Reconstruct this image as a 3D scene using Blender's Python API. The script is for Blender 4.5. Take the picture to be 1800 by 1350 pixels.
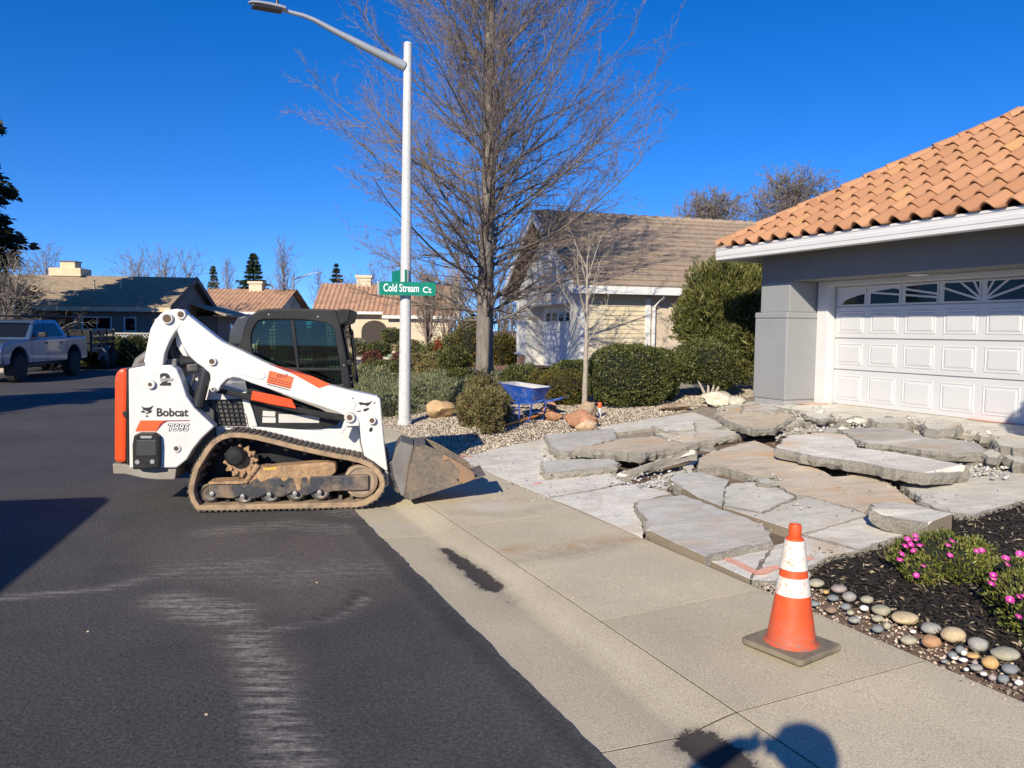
import bpy, bmesh, math, random
import numpy as np
from mathutils import Vector, Matrix, Quaternion, noise as mnoise
random.seed(7); rng = np.random.default_rng(7)
scene = bpy.context.scene
for o in list(bpy.data.objects): bpy.data.objects.remove(o)
R = math.radians
# ------------------------------------------------------------------ camera
FPX = 1360.0; CAM = Vector((0, 0, 1.70)); PITCH = R(4.0); ROLL = R(0.6)
F_ = Vector((0, math.cos(PITCH), -math.sin(PITCH))); U0 = Vector((0, math.sin(PITCH), math.cos(PITCH))); R0 = Vector((1, 0, 0))
RT = R0*math.cos(ROLL) + U0*math.sin(ROLL); UP = U0*math.cos(ROLL) - R0*math.sin(ROLL)
cd = bpy.data.cameras.new('camera'); cam = bpy.data.objects.new('camera', cd); scene.collection.objects.link(cam)
m = Matrix((RT, UP, -F_)).transposed().to_4x4(); m.translation = CAM; cam.matrix_world = m
cd.sensor_width = 36; cd.lens = 36*FPX/1800; cd.clip_start = 0.02; cd.clip_end = 2000
scene.camera = cam
# ------------------------------------------------------------------ sky, sun, exposure
SUN_AZ, SUN_EL = R(20.0), R(27.0)          # light travels towards +Y, 20 degrees to the right
sund = Vector((math.sin(SUN_AZ)*math.cos(SUN_EL), math.cos(SUN_AZ)*math.cos(SUN_EL), -math.sin(SUN_EL)))
w = bpy.data.worlds.new('World'); scene.world = w; w.use_nodes = True
nt = w.node_tree; bg = nt.nodes['Background']
sky = nt.nodes.new('ShaderNodeTexSky'); sky.sky_type = 'NISHITA'; sky.sun_disc = False
sky.sun_elevation = SUN_EL; sky.sun_rotation = R(200); sky.altitude = 3000; sky.air_density = 1.0; sky.dust_density = 0.0; sky.ozone_density = 2.0
hs = nt.nodes.new('ShaderNodeHueSaturation'); hs.inputs['Hue'].default_value = .513; hs.inputs['Saturation'].default_value = 1.40; hs.inputs['Value'].default_value = 1.0
nt.links.new(sky.outputs[0], hs.inputs['Color']); nt.links.new(hs.outputs[0], bg.inputs['Color']); bg.inputs['Strength'].default_value = 0.15
tc = nt.nodes.new('ShaderNodeTexCoord'); mp = nt.nodes.new('ShaderNodeMapping'); mp.inputs['Location'].default_value = (0, 0, .09); nm = nt.nodes.new('ShaderNodeVectorMath'); nm.operation = 'NORMALIZE'
nt.links.new(tc.outputs['Generated'], mp.inputs[0]); nt.links.new(mp.outputs[0], nm.inputs[0]); nt.links.new(nm.outputs[0], sky.inputs[0])     # a clearer, deeper sky down to the horizon
sl = bpy.data.lights.new('sun', 'SUN'); sl.energy = 5.0; sl.angle = R(0.53); sl.color = (1, 0.905, 0.73)
so = bpy.data.objects.new('sun', sl); scene.collection.objects.link(so); so.rotation_euler = sund.to_track_quat('-Z', 'Y').to_euler(); so.location = (-10, -25, 30)
vs = scene.view_settings; vs.view_transform = 'Standard'; vs.look = 'None'; vs.exposure = 0.37; vs.gamma = 1.0; vs.use_curve_mapping = False
scene.render.engine = 'CYCLES'; scene.cycles.sample_clamp_indirect = 4; scene.cycles.sample_clamp_direct = 12
# ------------------------------------------------------------------ pixels to places
T_ = Vector((-math.sin(R(24)), math.cos(R(24)), 0)); N_ = Vector((math.cos(R(24)), math.sin(R(24)), 0))   # along / across the street
def SP(s, p, z=0.0): return T_*s + N_*p + Vector((0, 0, z))
def sp_of(v): return v[0]*T_.x + v[1]*T_.y, v[0]*N_.x + v[1]*N_.y
def ray(px, py): return F_ + RT*((px-900)/FPX) - UP*((py-675)/FPX)
def onplane(px, py, P, n):
    d = ray(px, py); t = (Vector(P)-CAM).dot(n)/d.dot(n); return CAM + d*t
def zp(p):                                  # height of the ground across the street
    return float(np.interp(p, [-40, 1.53, 1.93, 2.0, 2.22, 3.33, 9.76, 60], [0, 0, -.016, -.010, .036, .070, .58, .62]))
def zg(x, y):
    s, p = sp_of((x, y)); h = zp(p)
    if p > 3.3: k = min(1, max(0, (30-s)/8)); h = h*k + .05*(1-k)
    return h
def G(px, py, lift=0.0):
    d = ray(px, py); z = .1
    for _ in range(30):
        t = (z-CAM.z)/d.z; q = CAM + d*t; z = .5*z + .5*(zg(q.x, q.y)+lift)
    q.z = z; return q
def atd(px, py, dist): d = ray(px, py); return CAM + d*(dist/d.y)       # at forward distance
ZR = dict(m=(180,480,1800/680), a=(180,530,1311/340), b=(480,530,1350/380), t=(320,740,4.5), c=(400,430,1800/420),
          A=(780,680,1800/520), B=(1220,680,1800/580), C=(940,720,5.625), D=(1240,690,6.0), E=(1500,690,6.0), F=(1060,820,1800/340), G=(1360,820,1800/340), V=(1400,980,4.5), K=(0,0,1.0))
def Z(r, pts): x0, y0, k = ZR[r]; return [(x0+q[0]/k, y0+q[1]/k) + tuple(q[2:]) for q in pts]
# ------------------------------------------------------------------ objects
COL = scene.collection
class MB:
    def __init__(s): s.v = []; s.f = []; s.m = []
    def add(s, vs, fs, mi=0):
        b = len(s.v); s.v += [tuple(v) for v in vs]; s.f += [tuple(i+b for i in f) for f in fs]; s.m += [mi]*len(fs); return s
    def prism(s, poly, off, mi=0):          # poly: 3D points, off: vector
        n = len(poly); off = Vector(off); vs = [Vector(p) for p in poly]; vs += [p+off for p in vs]
        return s.add(vs, [tuple(range(n))[::-1], tuple(range(n, 2*n))] + [(i, (i+1) % n, n+(i+1) % n, n+i) for i in range(n)], mi)
    def ring(s, a, b, off, mi=0):           # frame between two outlines with as many points
        n = len(a); off = Vector(off); A_ = [Vector(p) for p in a]; B_ = [Vector(p) for p in b]
        vs = A_+B_+[p+off for p in A_]+[p+off for p in B_]; fs = []
        for i in range(n):
            j = (i+1) % n
            fs += [(i, j, n+j, n+i), (2*n+i, 3*n+i, 3*n+j, 2*n+j), (i, 2*n+i, 2*n+j, j), (n+i, n+j, 3*n+j, 3*n+i)]
        return s.add(vs, fs, mi)
    def box(s, c, d, ax=None, mi=0):
        c = Vector(c); X, Y, Zz = ax or (Vector((1,0,0)), Vector((0,1,0)), Vector((0,0,1)))
        vs = [c + X*(i*d[0]/2) + Y*(j*d[1]/2) + Zz*(k*d[2]/2) for i in (-1,1) for j in (-1,1) for k in (-1,1)]
        return s.add(vs, [(0,1,3,2),(4,6,7,5),(0,4,5,1),(2,3,7,6),(0,2,6,4),(1,5,7,3)], mi)
    def tube(s, pts, r, k=8, mi=0, cap=True):
        pts = [Vector(p) for p in pts]; n = len(pts); r = [r]*n if not hasattr(r, '__len__') else r; vs = []
        for i, p in enumerate(pts):
            d = (pts[min(i+1, n-1)]-pts[max(i-1, 0)]).normalized(); a = d.orthogonal() if abs(d.z) > .95 else d.cross(Vector((0,0,1))); a.normalize(); b = d.cross(a)
            if abs(d.z) > .95: a = Vector((1,0,0)); b = d.cross(a).normalized(); a = b.cross(d)
            vs += [p + (a*math.cos(2*math.pi*j/k) + b*math.sin(2*math.pi*j/k))*r[i] for j in range(k)]
        fs = [(i*k+j, i*k+(j+1) % k, (i+1)*k+(j+1) % k, (i+1)*k+j) for i in range(n-1) for j in range(k)]
        if cap: fs += [tuple(range(k))[::-1], tuple(range((n-1)*k, n*k))]
        return s.add(vs, fs, mi)
    def lathe(s, prof, c=(0,0,0), ax=None, k=24, mi=0):     # prof: (r, h)
        c = Vector(c); X, Y, Zz = ax or (Vector((1,0,0)), Vector((0,1,0)), Vector((0,0,1))); n = len(prof)
        vs = [c + X*(r*math.cos(2*math.pi*j/k)) + Y*(r*math.sin(2*math.pi*j/k)) + Zz*h for r, h in prof for j in range(k)]
        fs = [(i*k+j, i*k+(j+1) % k, (i+1)*k+(j+1) % k, (i+1)*k+j) for i in range(n-1) for j in range(k)] + [tuple(range(k))[::-1], tuple(range((n-1)*k, n*k))]
        return s.add(vs, fs, mi)
    def mesh(s, name): me = bpy.data.meshes.new(name); me.from_pydata(s.v, [], s.f); me.update(); return me
    def build(s, name, mat, parent=None, local=False, smooth=False, bevel=0, recalc=True):
        me = s.mesh(name)
        if recalc:
            bm = bmesh.new(); bm.from_mesh(me); bmesh.ops.recalc_face_normals(bm, faces=bm.faces); bm.to_mesh(me); bm.free()
        for mt in (mat if isinstance(mat, (list, tuple)) else [mat]): me.materials.append(mt)
        if isinstance(mat, (list, tuple)): me.polygons.foreach_set('material_index', s.m)
        return put(name, me, parent, local, smooth, bevel)
def put(name, me, parent=None, local=False, smooth=False, bevel=0):
    o = bpy.data.objects.new(name, me); COL.objects.link(o)
    if parent is not None:
        o.parent = parent
        if not local: o.matrix_parent_inverse = parent.matrix_basis.inverted()
    if smooth:
        for p in me.polygons: p.use_smooth = True
        if smooth == 'auto': me.set_sharp_from_angle(angle=R(35))
    if bevel:
        b = o.modifiers.new('bevel', 'BEVEL'); b.width = bevel; b.segments = 2; b.limit_method = 'ANGLE'; b.angle_limit = R(35); b.harden_normals = False
    return o
def empty(name, loc, rz=0.0):
    o = bpy.data.objects.new(name, None); COL.objects.link(o); o.location = loc; o.rotation_euler = (0, 0, rz); o.empty_display_size = .2; return o
def tag(o, label, cat, group=None):
    o['label'] = label; o['category'] = cat
    if group: o['group'] = group
    return o
def struct(o): o['kind'] = 'structure'; return o
def stuff(o, label=None, cat=None):
    o['kind'] = 'stuff'
    if label: o['label'] = label; o['category'] = cat
    return o
def npmesh(name, V, Fq, mat, parent=None, local=False, smooth=False):
    me = bpy.data.meshes.new(name); V = np.asarray(V, np.float32); Fq = np.asarray(Fq, np.int32)
    me.vertices.add(len(V)); me.vertices.foreach_set('co', V.ravel()); k = Fq.shape[1]
    me.loops.add(Fq.size); me.loops.foreach_set('vertex_index', Fq.ravel())
    me.polygons.add(len(Fq)); me.polygons.foreach_set('loop_start', np.arange(0, Fq.size, k, dtype=np.int32)); me.update(calc_edges=True); me.validate()
    me.materials.append(mat); return put(name, me, parent, local, smooth)
# ------------------------------------------------------------------ materials
MATS = {}
def nodes(name):
    m = bpy.data.materials.new(name); m.use_nodes = True; nt = m.node_tree; b = nt.nodes['Principled BSDF']; return m, nt, b
def N(nt, t, **k):
    n = nt.nodes.new('ShaderNode'+t)
    for a, v in k.items():
        if a.startswith('i_'):
            key = a[2:]; key = int(key) if key.isdigit() else key.replace('_', ' '); n.inputs[key].default_value = v
        else: setattr(n, a, v)
    return n
def coords(nt, kind='obj'):
    if kind == 'pos': return nt.nodes.new('ShaderNodeNewGeometry').outputs['Position']
    return nt.nodes.new('ShaderNodeTexCoord').outputs['Object']
def mixc(nt, fac, a, b, mode='MIX'):
    n = nt.nodes.new('ShaderNodeMix'); n.data_type = 'RGBA'; n.blend_type = mode
    for s, v in ((n.inputs[0], fac), (n.inputs[6], a), (n.inputs[7], b)):
        if hasattr(v, 'links'): nt.links.new(v, s)
        elif isinstance(v, (int, float)): s.default_value = v
        else: s.default_value = (*v[:3], 1)
    return n.outputs[2]
def mth(nt, op, a, b=0.5, c=None, clamp=False):
    n = nt.nodes.new('ShaderNodeMath'); n.operation = op; n.use_clamp = clamp
    for i, v in enumerate((a, b, c)):
        if v is None: continue
        if hasattr(v, 'links'): nt.links.new(v, n.inputs[i])
        else: n.inputs[i].default_value = v
    return n.outputs[0]
def ramp(nt, x, lo, hi, a=0.0, b=1.0):
    n = nt.nodes.new('ShaderNodeMapRange'); n.clamp = True; nt.links.new(x, n.inputs[0])
    for i, v in enumerate((lo, hi, a, b)): n.inputs[1+i].default_value = v
    return n.outputs[0]
def noise(nt, v, scale, detail=4, rough=.55, dist=0, dims=None):
    n = nt.nodes.new('ShaderNodeTexNoise'); n.inputs['Scale'].default_value = scale; n.inputs['Detail'].default_value = detail; n.inputs['Roughness'].default_value = rough; n.inputs['Distortion'].default_value = dist
    if dims:
        mp = nt.nodes.new('ShaderNodeMapping'); nt.links.new(v, mp.inputs[0]); mp.inputs['Scale'].default_value = dims; v = mp.outputs[0]
    nt.links.new(v, n.inputs['Vector']); return n.outputs['Fac']
def bump(nt, b, h, strength=.3, dist=.01, prev=None):
    n = nt.nodes.new('ShaderNodeBump'); n.inputs['Strength'].default_value = strength; n.inputs['Distance'].default_value = dist; nt.links.new(h, n.inputs['Height'])
    if prev is not None: nt.links.new(prev, n.inputs['Normal'])
    nt.links.new(n.outputs[0], b.inputs['Normal']); return n.outputs[0]
def PM(name, col, rough=.6, var=.12, scale=3.0, bmp=0, bscale=80, bdist=.004, metal=0, dirt=None, dirtamt=.4, dscale=5, island=0, obj=0, spec=.5, coat=0, stretch=None, pos=False, chips=None):
    if name in MATS: return MATS[name]
    m, nt, b = nodes(name); v = coords(nt, 'pos' if pos else 'obj'); c = Vector(col)
    f = noise(nt, v, scale, 6, .6, 0, stretch)
    o = mixc(nt, ramp(nt, f, .3, .7), c*(1-var), c*(1+var))
    if island:
        g = nt.nodes.new('ShaderNodeNewGeometry'); o = mixc(nt, 1.0, o, mixc(nt, g.outputs['Random Per Island'], (1-island,)*3, (1+island,)*3), 'MULTIPLY')
    if obj:
        g = nt.nodes.new('ShaderNodeObjectInfo'); o = mixc(nt, 1.0, o, mixc(nt, g.outputs['Random'], (1-obj,)*3, (1+obj,)*3), 'MULTIPLY')
    if dirt is not None:
        d = noise(nt, v, dscale, 8, .68); o = mixc(nt, mth(nt, 'MULTIPLY', ramp(nt, d, .45, .7), dirtamt), o, dirt)
    nt.links.new(o, b.inputs['Base Color']); b.inputs['Roughness'].default_value = rough; b.inputs['Metallic'].default_value = metal; b.inputs['Specular IOR Level'].default_value = spec; b.inputs['Coat Weight'].default_value = coat
    if chips:
        cf = mth(nt, 'MULTIPLY', ramp(nt, noise(nt, v, 38, 5, .7), .66, .70), chips[3]); o = mixc(nt, cf, o, chips[:3]); cf2 = mth(nt, 'MULTIPLY', ramp(nt, noise(nt, v, 9, 9, .8, .6, (1,1,.35)), .60, .72), chips[3]*.5); o = mixc(nt, cf2, o, chips[:3]); nt.links.new(o, b.inputs['Base Color'])
    if bmp: bump(nt, b, noise(nt, v, bscale, 4, .6), bmp, bdist)
    MATS[name] = m; return m
def LEAF(name, c1, c2, c3=None, rough=.5, trans=.25, th=.9):
    m, nt, b = nodes(name); g = nt.nodes.new('ShaderNodeNewGeometry'); r = g.outputs['Random Per Island']
    o = mixc(nt, r, c1, c2)
    if c3 is not None: o = mixc(nt, ramp(nt, r, th, th+.07), o, c3)
    f = noise(nt, coords(nt, 'obj'), 2.5, 3); o = mixc(nt, 1.0, o, mixc(nt, ramp(nt, f, .35, .65), (.75,.75,.75), (1.2,1.2,1.1)), 'MULTIPLY')
    nt.links.new(o, b.inputs['Base Color']); b.inputs['Roughness'].default_value = rough; b.inputs['Specular IOR Level'].default_value = .35
    t = nt.nodes.new('ShaderNodeBsdfTranslucent'); nt.links.new(o, t.inputs[0]); x = nt.nodes.new('ShaderNodeMixShader'); x.inputs[0].default_value = trans
    nt.links.new(b.outputs[0], x.inputs[1]); nt.links.new(t.outputs[0], x.inputs[2]); nt.links.new(x.outputs[0], nt.nodes['Material Output'].inputs[0]); return m
def GLASS(name, tint=(.6,.75,.7), gloss=.12):
    m, nt, b = nodes(name); nt.nodes.remove(b); t = nt.nodes.new('ShaderNodeBsdfTransparent'); t.inputs[0].default_value = (*tint, 1)
    g = nt.nodes.new('ShaderNodeBsdfGlossy'); g.inputs['Roughness'].default_value = .02; fr = nt.nodes.new('ShaderNodeFresnel'); fr.inputs[0].default_value = 1.5
    x = nt.nodes.new('ShaderNodeMixShader'); nt.links.new(mth(nt, 'ADD', fr.outputs[0], gloss, clamp=True), x.inputs[0]); nt.links.new(t.outputs[0], x.inputs[1]); nt.links.new(g.outputs[0], x.inputs[2])
    nt.links.new(x.outputs[0], nt.nodes['Material Output'].inputs[0]); return m
dark_glass = PM('dark_glass', (.010,.011,.012), rough=.05, var=.1, spec=.35)
# stains painted by strokes: each (x, y, radius, strength, channel)
def stain_attr(o, strokes):
    me = o.data; n = len(me.vertices); co = np.empty(n*3, np.float32); me.vertices.foreach_get('co', co); co = co.reshape(-1, 3); A = np.zeros((n, 4), np.float32); A[:, 3] = 1
    for (a, b, rad, st, ch) in strokes:
        a = np.array(a[:2]); b = np.array(b[:2]); d = b-a; L = max(d@d, 1e-9); q = np.clip(((co[:, :2]-a)@d)/L, 0, 1)[:, None]
        dist = np.linalg.norm(co[:, :2]-(a+q*d), axis=1); A[:, ch] = np.maximum(A[:, ch], st*np.clip(1.4-1.4*dist/rad, 0, 1))
    at = me.attributes.new('stain', 'FLOAT_COLOR', 'POINT'); at.data.foreach_set('color', A.ravel())
def CONC(name, col, stains=True, obj=.06, speck=.25, blotch=None, rust=None, attr=True, bs=.25, bd=.004, crack=0, rustk=.6):
    m, nt, b = nodes(name); v = coords(nt, 'pos'); c = Vector(col)
    o = mixc(nt, ramp(nt, noise(nt, v, .9, 6, .6), .3, .7), c*.86, c*1.1)
    o = mixc(nt, 1.0, o, mixc(nt, ramp(nt, noise(nt, v, 140, 2, .6), .35, .65), (1-speck,)*3, (1+speck*.7,)*3), 'MULTIPLY')
    o = mixc(nt, mth(nt, 'MULTIPLY', ramp(nt, noise(nt, v, 330, 1), .68, .74), .5), o, c*.35)
    if crack:
        o = mixc(nt, 1.0, o, mixc(nt, ramp(nt, noise(nt, v, 3.2, 9, .75, .7, (1.0, 2.6, 1)), .34, .66), (.80,.80,.80), (1.20,1.19,1.18)), 'MULTIPLY')
        wv = nt.nodes.new('ShaderNodeVectorMath'); wv.operation = 'ADD'; nz_ = nt.nodes.new('ShaderNodeTexNoise'); nz_.inputs['Scale'].default_value = 2.5; nz_.inputs['Detail'].default_value = 6; nt.links.new(v, nz_.inputs['Vector']); nt.links.new(v, wv.inputs[0]); nt.links.new(nz_.outputs['Color'], wv.inputs[1])
        vo = nt.nodes.new('ShaderNodeTexVoronoi'); vo.feature = 'DISTANCE_TO_EDGE'; vo.inputs['Scale'].default_value = .75; nt.links.new(wv.outputs[0], vo.inputs['Vector']); o = mixc(nt, mth(nt, 'MULTIPLY', ramp(nt, vo.outputs['Distance'], .004, .0, 0, 1), .75), o, (.10,.09,.075))
        o = mixc(nt, mth(nt, 'MULTIPLY', ramp(nt, noise(nt, v, 55, 4, .8), .58, .70), .35), o, (.70,.67,.61))
    if blotch is not None:
        o = mixc(nt, mth(nt, 'MULTIPLY', ramp(nt, noise(nt, v, 1.1, 8, .7, 1.2, (1, 1, .3)), .52, .68), .6), o, blotch)
    if rust is not None:
        v2 = N(nt, 'Mapping'); nt.links.new(v, v2.inputs[0]); v2.inputs['Location'].default_value = (7.3, 2.1, 0)
        o = mixc(nt, mth(nt, 'MULTIPLY', ramp(nt, noise(nt, v2.outputs[0], 1.0, 7, .62, .8), .54, .70), rustk), o, rust)
        o = mixc(nt, mth(nt, 'MULTIPLY', ramp(nt, noise(nt, v2.outputs[0], 1.9, 9, .75), .55, .7), .6), o, (.62,.61,.59))
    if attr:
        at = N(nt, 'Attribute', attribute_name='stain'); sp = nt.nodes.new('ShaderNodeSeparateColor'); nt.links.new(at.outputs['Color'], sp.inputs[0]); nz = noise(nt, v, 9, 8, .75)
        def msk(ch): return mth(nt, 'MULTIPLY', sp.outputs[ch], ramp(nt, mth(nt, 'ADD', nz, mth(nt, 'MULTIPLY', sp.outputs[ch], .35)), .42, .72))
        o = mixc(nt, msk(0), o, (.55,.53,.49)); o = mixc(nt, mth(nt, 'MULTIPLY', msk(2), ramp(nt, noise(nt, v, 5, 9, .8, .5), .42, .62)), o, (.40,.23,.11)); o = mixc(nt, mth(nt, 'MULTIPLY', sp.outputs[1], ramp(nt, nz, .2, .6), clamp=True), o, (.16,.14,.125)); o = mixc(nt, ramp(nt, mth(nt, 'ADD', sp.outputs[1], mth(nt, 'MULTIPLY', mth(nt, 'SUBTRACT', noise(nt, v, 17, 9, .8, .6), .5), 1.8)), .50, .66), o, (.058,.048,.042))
    if obj:
        g = nt.nodes.new('ShaderNodeObjectInfo'); o = mixc(nt, 1.0, o, mixc(nt, g.outputs['Random'], (1-obj,)*3, (1+obj,)*3), 'MULTIPLY')
    nt.links.new(o, b.inputs['Base Color']); b.inputs['Roughness'].default_value = .85; b.inputs['Specular IOR Level'].default_value = .3
    bump(nt, b, noise(nt, v, 160, 5, .7), bs, bd); return m
# ================================================================== ground, road, kerb, sidewalk
def grid(name, S, P, zf, mat, parent=None):
    S = np.asarray(S, float); P = np.asarray(P, float); ns, np_ = len(S), len(P)
    V = np.array([tuple(SP(s, p, zf(s, p))) for s in S for p in P]); i = np.arange(ns-1)[:, None]*np_ + np.arange(np_-1)[None, :]
    F = np.stack([i, i+1, i+np_+1, i+np_], -1).reshape(-1, 4)[:, ::-1]
    return npmesh(name, V, F, mat, parent, smooth=True)
soil = PM('soil', (.16,.11,.075), rough=.95, var=.3, scale=2, bmp=.5, bscale=30, bdist=.02, pos=True)
def ground_z(s, p):
    if p <= 3.4: return -.10
    q = SP(s, p); return zg(q.x, q.y) - .06
gS = np.concatenate([np.linspace(-60, -12, 6), np.linspace(-10, 40, 51), np.linspace(50, 900, 12)]); gP = np.concatenate([np.linspace(-900, -20, 12), np.linspace(-9, 3.2, 5), np.linspace(3.4, 30, 40), np.linspace(40, 900, 12)])
ground = struct(grid('ground', gS, gP, ground_z, soil))
# asphalt
m, nt, b = nodes('asphalt'); v = coords(nt, 'pos')
o = mixc(nt, ramp(nt, noise(nt, v, .5, 5), .3, .7), (.060,.056,.055), (.090,.083,.079))
o = mixc(nt, 1.0, o, mixc(nt, ramp(nt, noise(nt, v, 48, 5, .8), .32, .68), (.35,.35,.36), (1.7,1.68,1.64)), 'MULTIPLY')
o = mixc(nt, mth(nt, 'MULTIPLY', ramp(nt, noise(nt, v, 120, 1), .68, .74), .4), o, (.30,.28,.25)); o = mixc(nt, mth(nt, 'MULTIPLY', ramp(nt, noise(nt, v, 1.6, 6, .7, .5), .5, .7), .45), o, (.036,.034,.035))
at = N(nt, 'Attribute', attribute_name='stain'); sp = nt.nodes.new('ShaderNodeSeparateColor'); nt.links.new(at.outputs['Color'], sp.inputs[0])
stre = noise(nt, v, 5, 8, .75, .3, (.8, 9.0, 1)); sxyz = nt.nodes.new('ShaderNodeSeparateXYZ'); nt.links.new(v, sxyz.inputs[0]); cleat = mth(nt, 'SINE', mth(nt, 'ADD', mth(nt, 'MULTIPLY', mth(nt, 'ADD', sxyz.outputs[1], mth(nt, 'MULTIPLY', sxyz.outputs[0], -.12)), 58.0), mth(nt, 'MULTIPLY', noise(nt, v, 3, 2), 5.0))); nz = noise(nt, v, 22, 7, .75)
o = mixc(nt, mth(nt, 'MULTIPLY', sp.outputs[2], ramp(nt, nz, .3, .75)), o, (.19,.148,.125))
o = mixc(nt, mth(nt, 'MULTIPLY', sp.outputs[0], ramp(nt, mth(nt, 'ADD', mth(nt, 'ADD', mth(nt, 'MULTIPLY', stre, .70), mth(nt, 'MULTIPLY', nz, .35)), mth(nt, 'MULTIPLY', cleat, .028)), .48, .68)), o, (.46,.42,.37))
o = mixc(nt, mth(nt, 'MULTIPLY', mth(nt, 'ADD', sp.outputs[2], sp.outputs[0], clamp=True), ramp(nt, noise(nt, v, 34, 6, .85), .60, .66)), o, (.34,.28,.22)); o = mixc(nt, mth(nt, 'MULTIPLY', sp.outputs[1], .7), o, (.024,.023,.024))
nt.links.new(o, b.inputs['Base Color']); b.inputs['Roughness'].default_value = .82; b.inputs['Specular IOR Level'].default_value = .35
bp = bump(nt, b, noise(nt, v, 60, 5, .8), .8, .014); asphalt = m
rS = np.concatenate([np.linspace(-60, -3, 12), np.arange(-2, 11, .055), np.linspace(11.2, 34, 40), np.linspace(36, 140, 12)]); rP = np.concatenate([np.linspace(-9.5, -5.2, 6), np.arange(-5, 1.53, .055), [1.555]])
road = struct(grid('road', rS, rP, lambda s, p: .003*math.sin(s*.7)*math.cos(p) if p < 1.4 else .010, asphalt))
co = np.empty(len(road.data.vertices)*3, np.float32); road.data.vertices.foreach_get('co', co); co = co.reshape(-1, 3); pp = co[:, 0]*N_.x+co[:, 1]*N_.y; ss = co[:, 0]*T_.x+co[:, 1]*T_.y
for i in np.where(pp > 1.5)[0]: k_ = .018*mnoise.noise(Vector((ss[i]*3, 0, 0)))+.012*mnoise.noise(Vector((ss[i]*14, 5, 0))); co[i, :2] += np.array(N_.xy)*k_
road.data.vertices.foreach_set('co', co.ravel())
st = []
def gs(pts, rad, strength, ch, rg='K'):
    q = [G(*x[:2]) for x in Z(rg, pts)]
    for a, b_ in zip(q, q[1:]): st.append((a, b_, rad, strength, ch))
gs([(400,960),(500,985),(600,960)], .8, .7, 2); gs([(540,960),(550,1040)], .65, .85, 2); gs([(300,1060),(400,1085),(470,1180)], .3, .5, 2)
gs([(300,1055),(400,1075)], .22, 1.0, 0); gs([(330,1080),(420,1090)], .15, .9, 0)
gs([(430,1120),(470,1180),(480,1260),(510,1330),(520,1350)], .17, .95, 0); gs([(0,1052),(180,1035),(330,1000),(470,985)], .09, .7, 0)
gs([(370,935),(500,920),(600,930)], .22, .55, 0); gs([(480,1108),(560,1095),(610,1075),(640,1050)], .05, .9, 0); gs([(330,1000),(520,1010),(640,1000)], .35, .35, 0)
gs([(590,895),(640,905)], .25, .5, 0); gs([(560,1090),(610,1068),(630,1040)], .05, .9, 1); gs([(620,920),(1040,1350)], .07, .6, 1)
stain_attr(road, st)
# opposite pavement, cross street and its far side
conc = CONC('sidewalk_concrete', (.555,.475,.335), blotch=None, speck=.3)
concF = PM('far_concrete', (.54,.47,.36), rough=.9, var=.1, pos=True)
struct(grid('pavement_opposite', np.linspace(-60, 60, 41), [-11.5, -11, -10.2, -9.7, -9.5], lambda s, p: .12 if p < -9.6 else -.02, concF))
struct(grid('cross_street', np.linspace(32.5, 41, 5), np.linspace(1.5, 120, 20), lambda s, p: .012 + .03, asphalt))
struct(grid('cross_street_kerb', [31.9, 31.95, 32.5, 32.52], np.linspace(3, 120, 20), lambda s, p: .15 if 31.92 < s < 32.51 else .0, concF))
struct(grid('far_kerb', [41.0, 41.05, 41.5], np.linspace(1.5, 120, 20), lambda s, p: .15 if s > 41.02 else 0, concF))
struct(grid('corner_path', np.linspace(19.0, 20.5, 4), np.linspace(3.3, 16, 14), lambda s, p: ground_z(s+(p-3.3)*.42, p)+.10, concF))
# kerb and gutter
joints = [2.6+1.157*k for k in range(-8, 16)]
def skew(s, p): return p + max(0, p-1.56)/1.765*.0185*(9.1-max(-4, min(s, 9.1)))       # the pavement widens a little towards the camera
gap = PM('joint_dirt', (.07,.055,.04), rough=1, var=.3)
prof = [(1.53,.004),(1.62,-.002),(1.75,-.008),(1.86,-.013),(1.92,-.016),(1.955,-.0155),(1.98,-.010),(2.02,-.002),(2.06,.007),(2.10,.016),(2.14,.024),(2.18,.031),(2.205,.034)]
def strip(s0, s1, prof, n):
    S = np.linspace(s0, s1, n); P = [(prof[0][0], -.12)] + prof + [(prof[-1][0], -.12)]; V = []; Fs = []
    for s in S: V += [tuple(SP(s, skew(s, p), z)) for p, z in P]
    k = len(P)
    for i in range(n-1):
        for j in range(k-1): Fs.append((i*k+j, (i+1)*k+j, (i+1)*k+j+1, i*k+j+1)[::-1])
    Fs += [tuple(range(k)), tuple(range((n-1)*k, n*k))[::-1]]
    return V, Fs
vv, ff = strip(-10, 24, [(p, z-.003) for p, z in prof], 40); kb = struct(MB().add(vv, ff).build('kerb', gap))
kst = []
def ks(pts, rad, stv, ch):
    q = [G(*x) for x in pts]
    for a, b_ in zip(q, q[1:]): kst.append((a, b_, rad, stv, ch))
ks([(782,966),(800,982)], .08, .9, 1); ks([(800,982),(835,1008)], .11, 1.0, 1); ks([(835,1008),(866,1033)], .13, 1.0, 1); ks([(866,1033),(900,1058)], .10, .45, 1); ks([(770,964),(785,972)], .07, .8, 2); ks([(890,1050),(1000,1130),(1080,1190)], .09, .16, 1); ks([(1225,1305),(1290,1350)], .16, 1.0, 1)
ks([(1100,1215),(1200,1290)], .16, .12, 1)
ks([(785,945),(830,975),(900,1030),(1000,1100),(1100,1170),(1210,1260)], .03, .3, 0); ks([(640,930),(700,925)], .2, .3, 0)
for k in range(-3, 6):
    s0 = 2.6+3.471*k; vv, ff = strip(s0+.006, s0+3.465, prof, 70); mb = MB().add(vv, ff); o = mb.build('kerb_segment', conc, kb, smooth='auto'); stain_attr(o, kst)
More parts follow.
